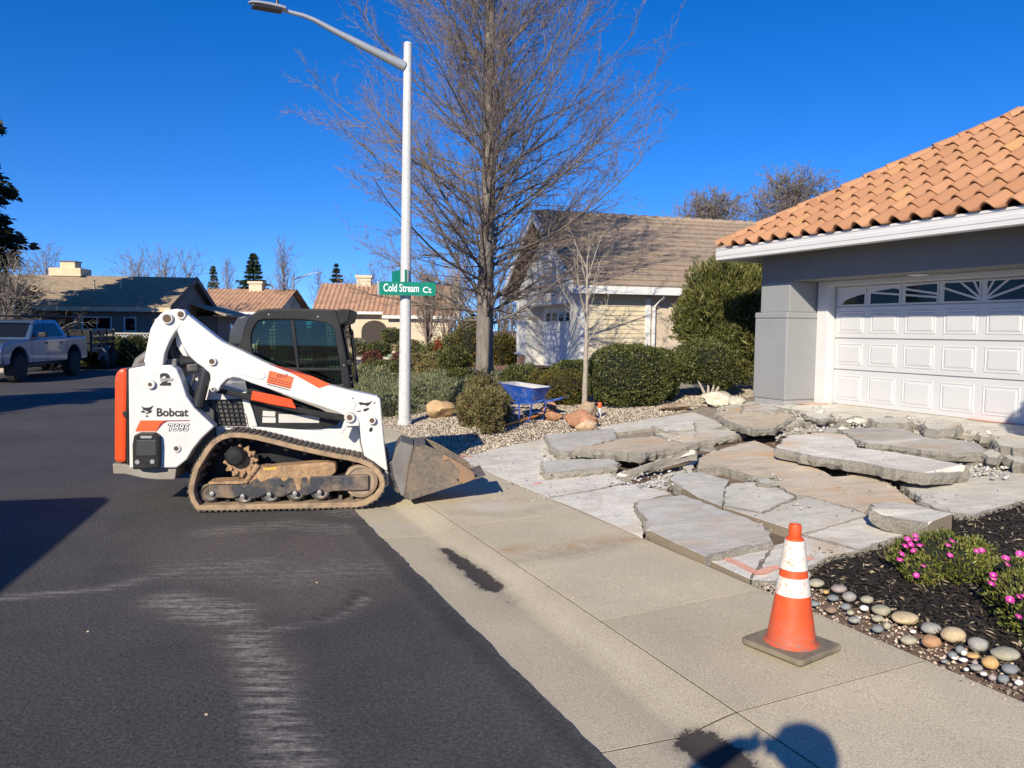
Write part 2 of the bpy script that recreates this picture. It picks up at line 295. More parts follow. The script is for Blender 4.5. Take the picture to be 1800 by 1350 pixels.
vv, ff = strip(-6.6, 19.9, [(2.206, .0322), (3.335, .0662)], 40); sw = struct(MB().add(vv, ff).build('sidewalk', gap))
kst2 = []
def k2(pts, rad, stv, ch):
    q = [G(*x) for x in pts]
    for a, b_ in zip(q, q[1:]): kst2.append((a, b_, rad, stv, ch))
k2([(900,965),(1010,960),(1120,940)], .22, .8, 2); k2([(900,985),(1000,975),(1080,960)], .16, .32, 1); k2([(800,900),(900,905),(960,890)], .14, .28, 1); k2([(780,880),(900,880)], .2, .5, 2)
k2([(800,860),(860,890)], .3, .5, 0)
for s0, s1 in zip(joints, joints[1:]):
    pr = [(2.214,.0352),(2.219,.0358)] + [(2.219+.05*i, .0358+.0015*i) for i in range(1, 22)] + [(3.32,.0690),(3.325,.0685)]
    vv, ff = strip(s0+.005, s1-.005, pr, 23); o = MB().add(vv, ff).build('pavement_slab', conc, sw, smooth='auto'); stain_attr(o, kst2)
# ================================================================== broken driveway
drv_sub = PM('driveway_subgrade', (.34,.30,.25), rough=1, var=.35, scale=6, bmp=.8, bscale=25, bdist=.03, pos=True)
def dz(s, p): return zp(p)
V = []; S_ = np.linspace(3.9, 11.2, 80); P_ = np.linspace(3.335, 9.9, 70)
def subz(s, p):
    f = min(1, max(0, (p-3.45)/.4))
    return dz(s, p) - .05 - f*(.03+.05*mnoise.noise(Vector((s*2.2, p*2.2, 0)))) 
driveway = struct(grid('driveway', S_, P_, subz, drv_sub))
slabG = CONC('slab_concrete_grey', (.54,.515,.45), blotch=(.29,.28,.265), rust=(.52,.33,.17), attr=False, obj=.05, speck=.25, crack=1)
slabO = CONC('slab_concrete_orange', (.58,.485,.36), blotch=(.56,.36,.19), rust=(.58,.37,.19), attr=False, obj=.05, speck=.25, crack=1, rustk=.8)
slabW = CONC('slab_concrete_pale', (.70,.66,.57), blotch=(.44,.41,.365), rust=(.60,.40,.22), attr=False, obj=.05, speck=.25, crack=1)
SLV = {2:'g', 7:'g', 13:'g', 15:'g', 9:'o', 14:'o', 0:'w', 1:'w', 3:'w', 4:'w', 16:'w', 19:'w', 11:'g', 10:'w', 18:'o', 24:'g'}
slabM = CONC('slab_concrete', (.64,.60,.50), blotch=(.36,.335,.30), rust=(.60,.37,.18), attr=False, obj=.07, speck=.25, crack=1)
edgeM = CONC('broken_edge', (.50,.46,.385), attr=False, obj=0, speck=.5, bs=1.0, bd=.03)
cutM = CONC('cut_edge', (.26,.21,.15), attr=False, obj=0, speck=.25, bs=.4)
CRUMB = []
def slab(rg, pts, lift=.0, th=.10, name='concrete_slab', parent='drive', rough=.02, seed=0, straight=()):
    """top outline in photo pixels (optional third value: extra height of that corner), standing on the driveway"""
    rr = random.Random(seed+len(pts)*31+int(pts[0][0])); W = []
    if lift <= .03 and parent == 'drive': rough = .011
    q = [G(x[0], x[1], lift+(x[2] if len(x) > 2 else 0)) for x in Z(rg, pts)]; n = len(q); mat_i = []
    for i in range(n):
        a, b_ = q[i], q[(i+1) % n]; L = (b_-a).length; k = max(1, int(L/.055)); d = (b_-a).normalized() if L > 1e-6 else Vector((1,0,0)); side = d.cross(Vector((0,0,1)))
        for j in range(k):
            f = j/k; p = a.lerp(b_, f)
            if j and i not in straight: p = p + side*(rr.uniform(-1, 1)*rough)
            W.append(p); mat_i.append(2 if i in straight else 1)
    c = sum(W, Vector())/len(W); mid = []; bot = []
    for i, p in enumerate(W):
        o_ = (c-p); o_.z = 0; o_.normalize(); jj = rough*1.2 if mat_i[i] == 1 else 0
        mid.append(p + Vector((0,0,-th*rr.uniform(.3, .6) if mat_i[i] == 1 else -th*.5)) - o_*rr.uniform(-.3, 1)*jj); bot.append(p + Vector((0,0,-th*rr.uniform(.85, 1.05))) + o_*rr.uniform(0, 1.6)*jj)
    k = len(W); ins = []; edge = []
    for i, p in enumerate(W):
        o_ = (c-p); o_.z = 0; o_.normalize(); ins.append(p+o_*(rr.uniform(.3, 1.5)*rough if mat_i[i] == 1 else .004)); edge.append(p+Vector((0,0,-rr.uniform(.1, 1.0)*rough if mat_i[i] == 1 else -.002)))
    vs = edge+mid+bot+ins; fs = [tuple(range(3*k, 4*k))]+[(i, (i+1) % k, 3*k+(i+1) % k, 3*k+i) for i in range(k)]; mi = [0]+[1 if q_ == 1 else 0 for q_ in mat_i]
    for i in range(k):
        j = (i+1) % k; fs += [(i, k+i, k+j, j), (k+i, 2*k+i, 2*k+j, k+j)]; mi += [mat_i[i]]*2
    fs.append(tuple(range(2*k, 3*k))[::-1]); mi.append(1)
    mb = MB(); mb.v = [tuple(x) for x in vs]; mb.f = fs; mb.m = mi
    for i in range(0, k, 2):
        if mat_i[i] == 1 and rr.random() < .8: CRUMB.append((W[i]+Vector((rr.uniform(-.05, .05), rr.uniform(-.05, .05), 0)), rr.uniform(.006, .026)))
    par = driveway if parent == 'drive' else None
    return mb.build(name, [{'g': slabG, 'o': slabO, 'w': slabW}.get(SLV.get(seed) if parent == 'drive' else None, slabM), edgeM, cutM], par)
SL = [
 ('A', [(88,436),(240,502),(340,548),(640,672),(900,628),(1010,604),(1100,580),(1000,520),(700,440),(655,385),(610,318),(420,352)], .0, .10, (0,1,2)),
 ('A', [(646,676),(755,718),(1000,824),(1212,918),(1216,872),(1190,790),(1156,708),(1330,660),(1390,650),(1345,634),(1120,584),(1010,610),(900,634)], .0, .10, (0,1,2)),
 ('F', [(306,345),(335,312),(560,278),(740,262),(870,305),(1080,384),(1300,458),(1524,546),(1588,708),(1290,752),(960,838,.0),(680,712,.0),(402,578,.0),(384,480),(335,420)], .055, .12, (10,11)),
 ('F', [(968,864),(1240,988),(1368,1048),(1586,722),(1290,764)], .005, .10, (0,1)),
 ('B', [(318,1052),(440,862),(592,814),(890,892),(780,912),(690,952),(560,1010),(440,1062)], .0, .10, ()),
 ('B', [(602,806),(760,760),(945,706),(1100,760),(1190,792),(1010,850),(905,888)], .01, .10, ()),
 ('B', [(160,656),(372,692),(480,640),(575,614),(620,602),(850,664),(945,696),(936,706),(600,800),(400,734)], .02, .10, (8,9)),
 ('F', [(606,112,.03),(700,62,.04),(900,52,.03),(1180,128),(1140,190),(1108,372),(880,282),(735,192,.02),(690,168,.03)], .03, .11, (5,6)),
 ('B', [(160,645),(168,560),(198,528),(330,518),(430,535),(552,600),(370,684)], .025, .10, ()),
 ('B', [(18,392),(170,330),(330,292),(440,338),(560,392),(690,452),(765,492),(900,478),(980,484),(1080,534),(1215,640),(1100,628),(962,640),(945,690),(850,656),(620,596),(560,594),(438,528),(478,502),(330,488),(150,436),(20,448)], .03, .10, ()),
 ('B', [(446,334),(480,292),(520,262),(700,250),(826,258),(900,332),(1100,356),(1300,392),(1496,432),(1505,462,-.06),(1290,474),(1100,450,.02),(870,404,.02),(740,390),(640,376),(560,358)], .17, .11, ()),
 ('B', [(796,232),(960,220),(1130,226),(1240,264),(1400,284),(1540,302),(1596,336),(1568,358),(1410,362),(1240,344),(1060,316),(940,308,.03),(864,280,.03)], .14, .09, ()),
 ('B', [(1122,530),(1300,514),(1500,500),(1650,470),(1810,440),(1812,618),(1650,660),(1505,700),(1400,684),(1300,640),(1222,598)], .01, .10, ()),
 ('C', [(97,250),(430,216),(776,182),(815,280),(650,330),(500,372),(330,410),(240,415),(172,378)], .14, .11, (0,1)),
 ('C', [(402,386),(650,337),(830,288),(1000,272),(1190,262),(1330,302),(1450,332),(1640,320),(1500,372),(1250,402),(1050,432,.03),(730,408)], .165, .11, ()),
 ('C', [(55,505),(370,487),(740,482),(838,522),(800,552),(500,592),(90,628)], .08, .11, ()),
 ('C', [(606,182),(860,135),(1130,92),(1320,62),(1580,26),(1800,112),(1800,170),(1500,208),(1190,222),(1170,182),(812,226)], .0, .10, ()),
 ('B', [(5,180),(100,182),(200,215),(300,243),(240,262),(170,272),(5,282)], .05, .10, ()),
 ('B', [(112,142),(240,112),(400,128),(556,152),(500,192),(430,226),(330,232,.03),(240,206,.03),(180,186)], .16, .10, ()),
 ('B', [(350,92),(560,100),(700,90),(900,92),(1200,120),(1500,158),(1815,200),(1815,292),(1640,270),(1500,262),(1150,192),(950,170),(800,180),(640,140)], .01, .10, ()),
 ('B', [(130,112),(250,86),(340,76),(500,82),(700,82),(560,96),(345,90),(240,106)], .01, .08, ()),
 ('C', [(1020,740),(1300,640),(1480,592),(1600,596),(1340,650),(1330,700),(1310,790)], -.03, .06, ()),
 ('B', [(1280,440),(1500,438),(1640,420),(1800,400),(1800,428),(1640,462),(1500,495)], .0, .06, ()),
 ('B', [(440,246),(520,205),(640,215),(790,240),(830,250),(690,246),(520,258)], .02, .06, ()),
 ('C', [(200,430),(330,415),(400,392),(372,450),(330,486),(300,488)], .06, .09, ()),
 ('C', [(1200,232),(1500,216),(1800,180),(1800,290),(1650,312),(1450,326),(1330,296),(1260,262)], .04, .10, ()),
 ('C', [(1570,700),(1460,560),(1620,480),(1700,440),(1790,400),(1800,480),(1620,500),(1560,560)], .0, .08, ()),
]
for i, (rg, pts, lift, th, stt) in enumerate(SL): slab(rg, pts, lift, th, seed=i, straight=stt)
# loose pieces, lifted out
def chunk(rg, pts, lift, th, label, seed=0, rough=.03, straight=()):
    o = slab(rg, pts, lift, th, 'concrete_chunk', None, rough, seed, straight); return tag(o, label, 'concrete chunk', 'loose broken concrete chunks')
chunk('G', [(905,347),(1100,322),(1290,347),(1360,362),(1662,436),(1440,522),(1200,492),(1000,452),(890,405,.03)], .135, .12, 'grey upturned concrete slab with brown cut end at the edge of the bark mulch', 1, .02, (4,))
chunk('C', [(742,648,-.10),(1050,556,-.02),(1555,396,.06),(1602,402,.06),(1602,440,.03),(1490,462,.0),(1040,592,-.07),(870,668,-.12)], .12, .07, 'narrow concrete strip propped on edge below the left raised slabs', 2, .015)
chunk('B', [(258,112),(300,100),(430,94),(468,118),(440,128),(262,132)], .22, .13, 'oblong concrete chunk lying on the brown slab nearest the grey pillar', 3)
chunk('B', [(585,140),(640,134),(720,148),(760,168),(690,180),(620,164)], .13, .07, 'flat grey broken piece just right of the oblong chunk', 4)
chunk('B', [(470,196),(545,150),(590,170),(575,200),(500,222)], .09, .08, 'triangular broken piece leaning beside the brown slab', 5)
chunk('B', [(950,176),(1000,168),(1150,170),(1200,186),(1170,198),(1000,196)], .18, .16, 'long ragged chunk in front of the third garage door panel', 6)
chunk('B', [(1232,200),(1290,186),(1400,186),(1462,204),(1430,226),(1330,236),(1262,226)], .24, .17, 'rounded ragged chunk standing proud in front of the garage door', 7)
chunk('B', [(1290,236),(1400,222),(1500,246),(1530,268),(1420,262),(1330,258)], .10, .09, 'low ragged chunk just below the rounded one by the garage', 8)
chunk('B', [(1535,256),(1565,244),(1590,236),(1625,262),(1600,276),(1560,276)], .12, .12, 'small dark upright shard between two big grey chunks at right', 9)
chunk('B', [(1625,290),(1660,268),(1760,262),(1830,270),(1830,330),(1740,335),(1660,318)], .20, .2, 'large ragged chunk at the right edge beside the garage shadow', 10)
chunk('B', [(1566,350),(1640,336),(1690,360),(1650,390),(1600,384)], .13, .11, 'broken grey block leaning under the right edge chunk', 11)
chunk('B', [(1684,376),(1740,362),(1830,392),(1830,420),(1740,412)], .12, .11, 'brownish wedge of concrete at the right edge below the large chunk', 12)
chunk('B', [(1414,372),(1500,372),(1600,400),(1595,412),(1500,402),(1425,392)], .05, .08, 'low grey sliver along the foot of the upper long slab', 13)
chunk('B', [(690,240),(740,218),(800,226),(790,246),(730,254)], .08, .07, 'rounded grey lump at the left end of the upper long slab', 14)
chunk('B', [(330,500),(380,488),(430,500),(455,522),(400,530),(345,522)], .07, .05, 'pale broken flake on the front edge of the orange stained slab', 15)
chunk('G', [(1350,290),(1385,252),(1460,300),(1560,350),(1640,412),(1600,412),(1480,380),(1370,340)], .10, .09, 'dark ragged ridge of concrete behind the upturned slab', 16)
# rubble
def pebbles(name, pts, sizes, mat, parent=None, flat=.6, jag=.25):
    pts = np.asarray(pts); n = len(pts); sizes = np.asarray(sizes)[:, None, None]
    base = np.array([[1,0,0],[0,1,0],[-1,0,0],[0,-1,0],[0,0,1],[0,0,-1],], float); V = base[None]*rng.uniform(1-jag, 1+jag, (n, 6, 1))*sizes*np.array([1, 1, flat])*.5
    V[:, :4] *= rng.uniform(.7, 1.25, (n, 4, 1)); a = rng.uniform(0, 6.28, n); c, s_ = np.cos(a), np.sin(a); t = rng.uniform(-.5, .5, n); ct, st_ = np.cos(t), np.sin(t)
    x, y, z = V[..., 0], V[..., 1], V[..., 2]; y, z = y*ct[:, None]-z*st_[:, None], y*st_[:, None]+z*ct[:, None]; V = np.stack([x*c[:, None]-y*s_[:, None], x*s_[:, None]+y*c[:, None], z], -1)
    V = V + pts[:, None, :]; f = np.array([[0,1,4],[1,2,4],[2,3,4],[3,0,4],[1,0,5],[2,1,5],[3,2,5],[0,3,5]]); Fc = (f[None]+np.arange(n)[:, None, None]*6).reshape(-1, 3)
    return npmesh(name, V.reshape(-1, 3), Fc, mat, parent)
rubM = PM('rubble', (.44,.42,.38), rough=.95, var=.2, island=.35, bmp=.5, bscale=90)
rp = []; rs = []
for (rg, x0, y0, x1, y1, n, sz) in [('B',440,230,840,300,260,.05),('B',500,140,820,240,260,.06),('B',1200,240,1650,300,200,.05),('B',1450,420,1720,500,160,.045),('B',800,160,1300,240,200,.05),('C',1180,230,1450,330,70,.05),('C',700,600,1400,760,90,.04),('C',60,380,330,500,60,.035),('B',330,480,470,540,40,.04),('B',100,100,700,140,120,.04),('A',100,360,600,520,110,.022),('B',200,500,1700,700,160,.022),('B',700,250,1000,330,140,.03),('A',300,480,1100,700,140,.02)]:
    for _ in range(n):
        q = Z(rg, [(random.uniform(x0, x1), random.uniform(y0, y1))])[0]; lf = random.choice([.0,.0,.04]); g = G(q[0], q[1], lf); rp.append(tuple(g)); rs.append(sz*random.uniform(.4, 1.5))
for g, sz in CRUMB: g2 = Vector(g); rp.append((g2.x, g2.y, zp(sp_of(g2)[1])+.002 if random.random() < .5 else g2.z)); rs.append(sz)
o = pebbles('rubble_fragments', rp, rs, rubM, driveway, .6); stuff(o)
# spray paint (thin sheets with ragged edges)
m, nt, b = nodes('spray_paint'); v = coords(nt, 'pos'); nt.links.new(mixc(nt, noise(nt, v, 30), (.95,.36,.22), (1,.55,.42)), b.inputs['Base Color']); b.inputs['Roughness'].default_value = .8
uvn = N(nt, 'Attribute', attribute_name='edge'); nt.links.new(mth(nt, 'MULTIPLY', uvn.outputs['Fac'], ramp(nt, noise(nt, v, 45, 6, .75), .22, .58)), b.inputs['Alpha']); sprayM = m
def spray(rg, pts, wid, lift):
    q = [G(*x[:2], lift) for x in Z(rg, pts)]; V = []; al = []; n = 0; Fs = []
    pts2 = []
    for a, b_ in zip(q, q[1:]): pts2 += [a.lerp(b_, j/6) for j in range(6)]
    pts2.append(q[-1])
    for i, p in enumerate(pts2):
        d = (pts2[min(i+1, len(pts2)-1)]-pts2[max(i-1, 0)]).normalized(); sd = d.cross(Vector((0,0,1)))
        for j, (k, a_) in enumerate(((-1,0),(-.4,.95),(.4,.95),(1,0))): V.append(p+sd*k*wid); al.append(a_*(0 if i in (0, len(pts2)-1) else 1))
    for i in range(len(pts2)-1): Fs += [(i*4+j, i*4+j+1, i*4+j+5, i*4+j+4) for j in range(3)]
    o = MB().add(V, Fs).build('spray_paint_mark', sprayM, driveway); a = o.data.attributes.new('edge', 'FLOAT', 'POINT'); a.data.foreach_set('value', al)
spray('F', [(1125,845),(1220,885),(1330,935),(1420,985)], .045, .012); spray('F', [(1390,992),(1470,985),(1560,945),(1660,925)], .05, .012); spray('B', [(590,945),(640,925)], .05, .006)
spray('A', [(85,432),(115,415),(175,425)], .06, .008); spray('B', [(470,85),(600,92),(740,90)], .10, .016); spray('B', [(330,72),(420,78)], .08, .016); spray('B', [(1480,170),(1620,188),(1760,200)], .08, .016); spray('A', [(540,590),(600,582)], .05, .005)
# ================================================================== compact track loader
LTH = R(8.0); LO = G(500, 899); LO.z = 0.0
LU = Vector((math.cos(LTH), math.sin(LTH), 0)); LW = Vector((-math.sin(LTH), math.cos(LTH), 0))
ldr = empty('track_loader', LO, LTH)
tag(ldr, 'white compact track loader with orange rear door and dirty bucket parked on the kerb', 'track loader')
def L2(rg, pts, wv):                                     # pixels -> local points on the upright plane at depth wv
    P = LO + LW*wv; out = []
    for x in Z(rg, pts):
        q = onplane(x[0], x[1], P, LW) - LO; out.append(Vector((q.dot(LU), wv, q.z)))
    return out
def plate(name, rg, pts, w0, th, mat, parent=None, bevel=.008, smooth=False):
    return MB().prism(L2(rg, pts, w0), (0, th, 0)).build(name, mat, parent or ldr, local=True, bevel=bevel, smooth=smooth)
white = PM('loader_white_paint', (.64,.63,.615), rough=.38, var=.04, scale=4, dirt=(.52,.47,.40), dirtamt=.45, dscale=4, coat=.15, chips=(.26,.21,.16,.55))
org = PM('loader_orange_paint', (.82,.075,.012), rough=.32, var=.06, coat=.3, dirt=(.5,.1,.04), dirtamt=.3)
blk = PM('loader_black_plastic', (.011,.0115,.0125), rough=.5, var=.2, spec=.3, dirt=(.06,.055,.05), dirtamt=.3, dscale=4)
blk2 = PM('loader_dark_metal', (.035,.036,.04), rough=.5, var=.3, dirt=(.22,.17,.12), dirtamt=.6, dscale=6)
rub = PM('track_rubber', (.36,.25,.15), rough=.9, var=.2, scale=9, dirt=(.05,.05,.052), dirtamt=.6, dscale=7, bmp=.4, bscale=50)
treadM = PM('track_tread', (.055,.052,.05), rough=.85, var=.3, dirt=(.28,.2,.13), dirtamt=.7, dscale=6)
mud = PM('dried_mud', (.40,.25,.135), rough=.95, var=.3, scale=12, bmp=.9, bscale=35, bdist=.02, dirt=(.12,.09,.07), dirtamt=.5, dscale=9)
steel = PM('bucket_steel', (.15,.125,.10), rough=.55, var=.35, scale=7, stretch=(4,1,4), metal=.25, dirt=(.33,.21,.12), dirtamt=.6, dscale=4, bmp=.3, bscale=40)
zinc = PM('zinc_bolt', (.5,.48,.44), rough=.4, metal=.7, var=.15)
frameM = PM('track_frame_paint', (.04,.042,.048), rough=.5, var=.3, dirt=(.33,.22,.13), dirtamt=.85, dscale=5)
printB = PM('print_black', (.012,.012,.013), rough=.5, var=.05); printW = PM('print_white', (.82,.82,.8), rough=.5, var=.03); printO = PM('print_orange', (.80,.10,.02), rough=.45, var=.05); printR = PM('print_darkred', (.25,.02,.012), rough=.45, var=.05)
# --- undercarriage (near side built from the photo, far side the same)
outer = [(48,560),(58,480),(90,365),(140,282),(190,205),(240,150),(300,112),(380,90),(480,92),(600,112),(750,148),(900,187),(1050,220),(1200,252),(1320,272),(1420,296),(1500,332),(1560,382),(1596,440),(1606,500),(1592,560),(1545,620),(1455,670),(1380,690),(1200,697),(1000,702),(800,710),(500,725),(180,738),(115,705),(68,640)]
def inset(P, k):
    n = len(P); out = []; c = sum(P, Vector())/n
    for i in range(n):
        a = (P[(i+1) % n]-P[i-1]).normalized(); nn = Vector((-a.z, 0, a.x));
        if nn.dot(c-P[i]) < 0: nn = -nn
        out.append(P[i]+nn*k)
    return out
def undercarriage(w0, near):
    und = empty('undercarriage', (0, w0, 0)); und.parent = ldr
    def L3(pts, wv): return [Vector((v.x, wv, v.z)) for v in L2('t', pts, 0)]
    Po = L3(outer, 0); Po = [Vector((v.x, v.y, max(v.z, .022))) for v in Po]; Pi = inset(Po, .05)
    def bl(nm, mb, mt, **k): return mb.build(nm, mt, und, local=True, **k)
    bl('track_belt', MB().ring(Po, Pi, (0,.32,0)), rub, bevel=.008)
    # lugs round the belt
    mb = MB(); per = []; n = len(Po)
    for i in range(n):
        a, b_ = Po[i], Po[(i+1) % n]; L = (b_-a).length
        per.append(L)
    tot = sum(per); cnt = 84; c = sum(Po, Vector())/n
    for j in range(cnt):
        t = tot*j/cnt; i = 0
        while t > per[i]: t -= per[i]; i += 1
        a, b_ = Po[i], Po[(i+1) % n]; d = (b_-a).normalized(); p = a+d*t; nn = Vector((-d.z, 0, d.x)); nn = nn if nn.dot(p-c) > 0 else -nn
        mb.box(p+nn*.003+Vector((0,.16,0)), (.030, .324, .012), (d, Vector((0,1,0)), nn))
    stuff(bl('tread_lugs', mb, treadM))
    mb = MB(); Q = Pi
    for i in range(len(Q)):
        a, b_ = Q[i], Q[(i+1) % len(Q)]; d = (b_-a).normalized(); k = max(1, int((b_-a).length/.09))
        for j in range(k):
            p = a.lerp(b_, (j+.5)/k); nn = Vector((-d.z, 0, d.x)); nn = nn if nn.dot(c-p) > 0 else -nn
            mb.box(p+nn*.02+Vector((0,.16,0)), (.03, .10, .05), (d, Vector((0,1,0)), nn))
    stuff(bl('guide_lugs', mb, treadM))
    YA = (Vector((1,0,0)), Vector((0,0,1)), Vector((0,1,0)))
    def wheel(nm, cx, cy, r_t, wv, th, mt, prof=None):
        P = L3([(cx, cy), (cx+r_t, cy)], wv); r = (P[1]-P[0]).length
        pr = prof(r, th) if prof else [(r*.82, 0), (r, .012), (r, th-.012), (r*.82, th)]
        return bl(nm, MB().lathe([(.001, .02), (r*.5, .02), (r*.78, .012)] + pr + [(r*.3, th)], P[0], YA, 32), mt, smooth='auto'), P[0], r
    wheel('front_idler', 1410, 487, 135, .06, .2, PM('idler_dusty', (.30,.22,.15), rough=.8, var=.3, dirt=(.08,.07,.06), dirtamt=.5))
    wheel('rear_idler', 200, 585, 80, .08, .18, frameM)
    for cx, cy in ((475,600),(685,590),(890,575),(1085,567)):
        w_, p, r = wheel('track_roller', cx, cy-8, 80, .05, .2, PM('roller_steel', (.13,.12,.11), rough=.5, metal=.4, var=.3, dirt=(.3,.22,.15), dirtamt=.5))
    # sprocket
    ctr, rim = L3([(450,330), (590,330)], .07); r = (rim-ctr).length; P = []
    for j in range(60):
        a = 2*math.pi*j/60; q = r*(1.0 if (j % 5) in (0, 1) else .84 if (j % 5) in (2, 4) else .78); P.append(ctr+Vector((math.cos(a)*q, 0, math.sin(a)*q)))
    sp_ = bl('drive_sprocket', MB().prism(P, (0,.05,0)), mud, bevel=.006)
    h1, h2 = L3([(418,282), (498,282)], .0); hr = (h2-h1).length
    hub = MB().lathe([(.001,-.035),(hr*.75,-.03),(hr,-.01),(hr,.08)], h1+Vector((0,.01,0)), YA, 28).build('hub_cap', blk, sp_, local=True, smooth='auto')
    mb = MB()
    for j in range(10):
        a = 2*math.pi*j/10; q = ctr+Vector((math.cos(a)*r*.66, -.012, math.sin(a)*r*.66)); mb.lathe([(.016,-.012),(.016,.02)], q, YA, 6)
    stuff(mb.build('sprocket_bolts', mud, sp_, local=True))
    beam = [(207,500),(490,500),(540,462),(900,450),(1190,440),(1472,432),(1472,552),(1190,562),(1150,572),(1085,545),(1000,592),(950,600),(890,556),(800,604),(745,612),(685,570),(600,615),(540,622),(475,585),(400,620),(230,612),(200,590)]
    fr = bl('track_frame', MB().prism(L3(beam, .035), (0,.22,0)), frameM, bevel=.008)
    bl('mud_crust', MB().prism(L3([(490,500),(560,420),(610,362),(680,372),(760,362),(900,350),(1060,338),(1150,330),(1212,342),(1216,408),(1180,440),(1100,446),(1020,448),(1000,515),(985,455),(950,458),(935,560),(905,560),(880,470),(850,452),(800,490),(770,455),(700,462),(620,495),(590,460),(530,500)], .028), (0,.20,0)), mud, bevel=.012)
    bl('guide_arm', MB().tube([L3([(495,492)], .03)[0], L3([(600,352)], .03)[0]], [.022,.03], 10), mud, smooth='auto')
    bl('frame_ledge', MB().prism(L3([(205,486),(490,478),(490,502),(205,506)], .015), (0,.22,0)), mud, bevel=.006)
    bl('wear_decal', MB().prism(L3([(640,374),(745,368),(745,388),(640,392)], .0275-.002), (0,.002,0)), PM('decal_yellow', (.6,.38,.05), rough=.6))
    for cx, cy in ((232,578),(475,598),(685,584),(890,575),(1085,566)):
        P0, P1 = L3([(cx, cy), (cx+19, cy)], .03); bl('roller_bolt', MB().lathe([(.001,-.02),((P1-P0).length,-.018),((P1-P0).length,.02)], P0, YA, 6), zinc)
    bl('frame_hole', MB().lathe([(.001,-.002),(.014,-.002),(.014,.002)], L3([(788,518)], .0345)[0], YA, 12), blk)
    return und
undercarriage(0, True); undercarriage(1.36, False)
# --- chassis between the tracks
plate('chassis', 'm', [(300,470),(500,500),(700,560),(760,715),(1100,726),(1196,706),(1216,850),(1240,880),(1000,850),(800,790),(600,760),(400,850),(330,900),(290,700)], .345, .99, white, bevel=.01)
plate('lower_fender', 'm', [(700,714),(900,728),(1060,735),(1105,735),(1190,712),(1200,790),(1216,855),(900,800),(720,770),(650,745)], .30, .05, white, bevel=.01)
plate('chassis_belly', 'm', [(380,860),(600,764),(800,794),(1000,854),(1250,885),(1250,1000),(420,1000)], .36, .96, blk)
plate('side_cover', 'm', [(662,500),(760,535),(900,590),(1010,630),(1112,682),(1092,708),(1010,724),(900,726),(738,722),(712,690),(690,610)], .315, .02, blk)
plate('side_grille_backing', 'm', [(475,592),(646,588),(668,712),(508,708)], .325, .02, blk2)
mb = MB()
q0, q1, q2, q3 = L2('m', [(475,592),(646,588),(668,712),(508,708)], .312)
for i in range(8): f = i/7; mb.tube([q0.lerp(q1, f), q3.lerp(q2, f)], .0045, 5)
for i in range(7): f = i/6; mb.tube([q0.lerp(q3, f), q1.lerp(q2, f)], .0045, 5)
mb.build('side_grille', blk, ldr, local=True)
plate('body_strut', 'm', [(640,556),(668,552),(700,640),(722,716),(690,716),(665,650)], .29, .06, white)
for i, pl in enumerate(([(747,640),(805,645),(803,668),(745,666)], [(745,670),(806,672),(806,697),(744,696)], [(820,655),(1010,664),(1008,697),(820,696)])):
    plate('data_label', 'm', pl, .312, .002, PM('label_silver', (.55,.54,.5), rough=.5), bevel=0)
# rear body
rearP = [(120,446),(198,432),(320,428),(346,448),(368,500),(392,575),(428,628),(520,714),(462,768),(420,820),(392,868),(345,906),(125,908)]
rear = plate('rear_side_panel', 'm', rearP, .10, .16, white, bevel=.012)
plate('rear_side_panel', 'm', [(x, y) for x, y in rearP], 1.42, .16, white, bevel=.012)
plate('engine_bay', 'm', [(125,452),(330,440),(420,560),(520,640),(520,860),(330,905),(125,905)], .26, 1.16, PM('engine_bay_dark', (.05,.05,.052), rough=.6), bevel=.01)
plate('engine_cover', 'm', [(108,448),(200,412),(345,398),(345,430),(200,436),(120,452)], .22, 1.24, PM('cover_grey', (.10,.10,.105), rough=.5), bevel=.01)
plate('rear_door', 'm', [(60,462),(78,448),(110,440),(116,470),(112,640),(110,884),(52,880),(53,500)], .12, 1.44, org, bevel=.03)
plate('door_hinge', 'm', [(90,648),(112,638),(118,640),(118,678),(100,672)], .11, .05, blk)
plate('door_seal', 'm', [(110,446),(124,446),(124,895),(110,890)], .125, 1.43, blk)
plate('rear_bumper', 'm', [(46,886),(112,890),(200,906),(346,904),(338,962),(250,962),(190,955),(105,936),(50,935)], .14, 1.4, PM('bumper_grey', (.24,.225,.20), rough=.7, var=.2, dirt=(.3,.22,.14), dirtamt=.5), bevel=.01)
wb = plate('hitch_box', 'm', [(146,756),(170,744),(240,744),(262,756),(266,800),(264,908),(200,914),(140,908),(138,800)], .04, .08, blk, bevel=.012)
plate('hitch_recess', 'm', [(158,778),(250,776),(252,850),(156,852)], .034, .01, PM('box_inset', (.03,.031,.033), rough=.55), parent=ldr)
plate('hitch_slot', 'm', [(175,758),(232,758),(228,770),(178,770)], .036, .008, PM('slot_grey', (.3,.3,.3), rough=.5))
YA = (Vector((1,0,0)), Vector((0,0,1)), Vector((0,1,0)))
def disc(nm, rg, c, r, w0, th, mt, k=20, hole=0, parent=None):
    P = L2(rg, [c, (c[0]+r, c[1])], w0); rr = (P[1]-P[0]).length; pr = [(.001, 0), (rr*.9, 0), (rr, th*.2), (rr, th)]
    o = MB().lathe(pr, P[0]-Vector((0,0,0)), YA, k).build(nm, mt, parent or ldr, local=True, smooth='auto')
    if hole: MB().lathe([(.001,-.003),(rr*hole,-.003),(rr*hole,.01)], P[0], YA, k).build('pin_hole', PM('rusty_pin', (.10,.06,.035), rough=.8, var=.4), o, local=True, smooth='auto')
    return o
for c in ((162,880),(232,878)): disc('hitch_bolt', 'm', c, 13, .03, .03, zinc, 6)
disc('hitch_hole', 'm', (198,880), 9, .037, .006, blk)
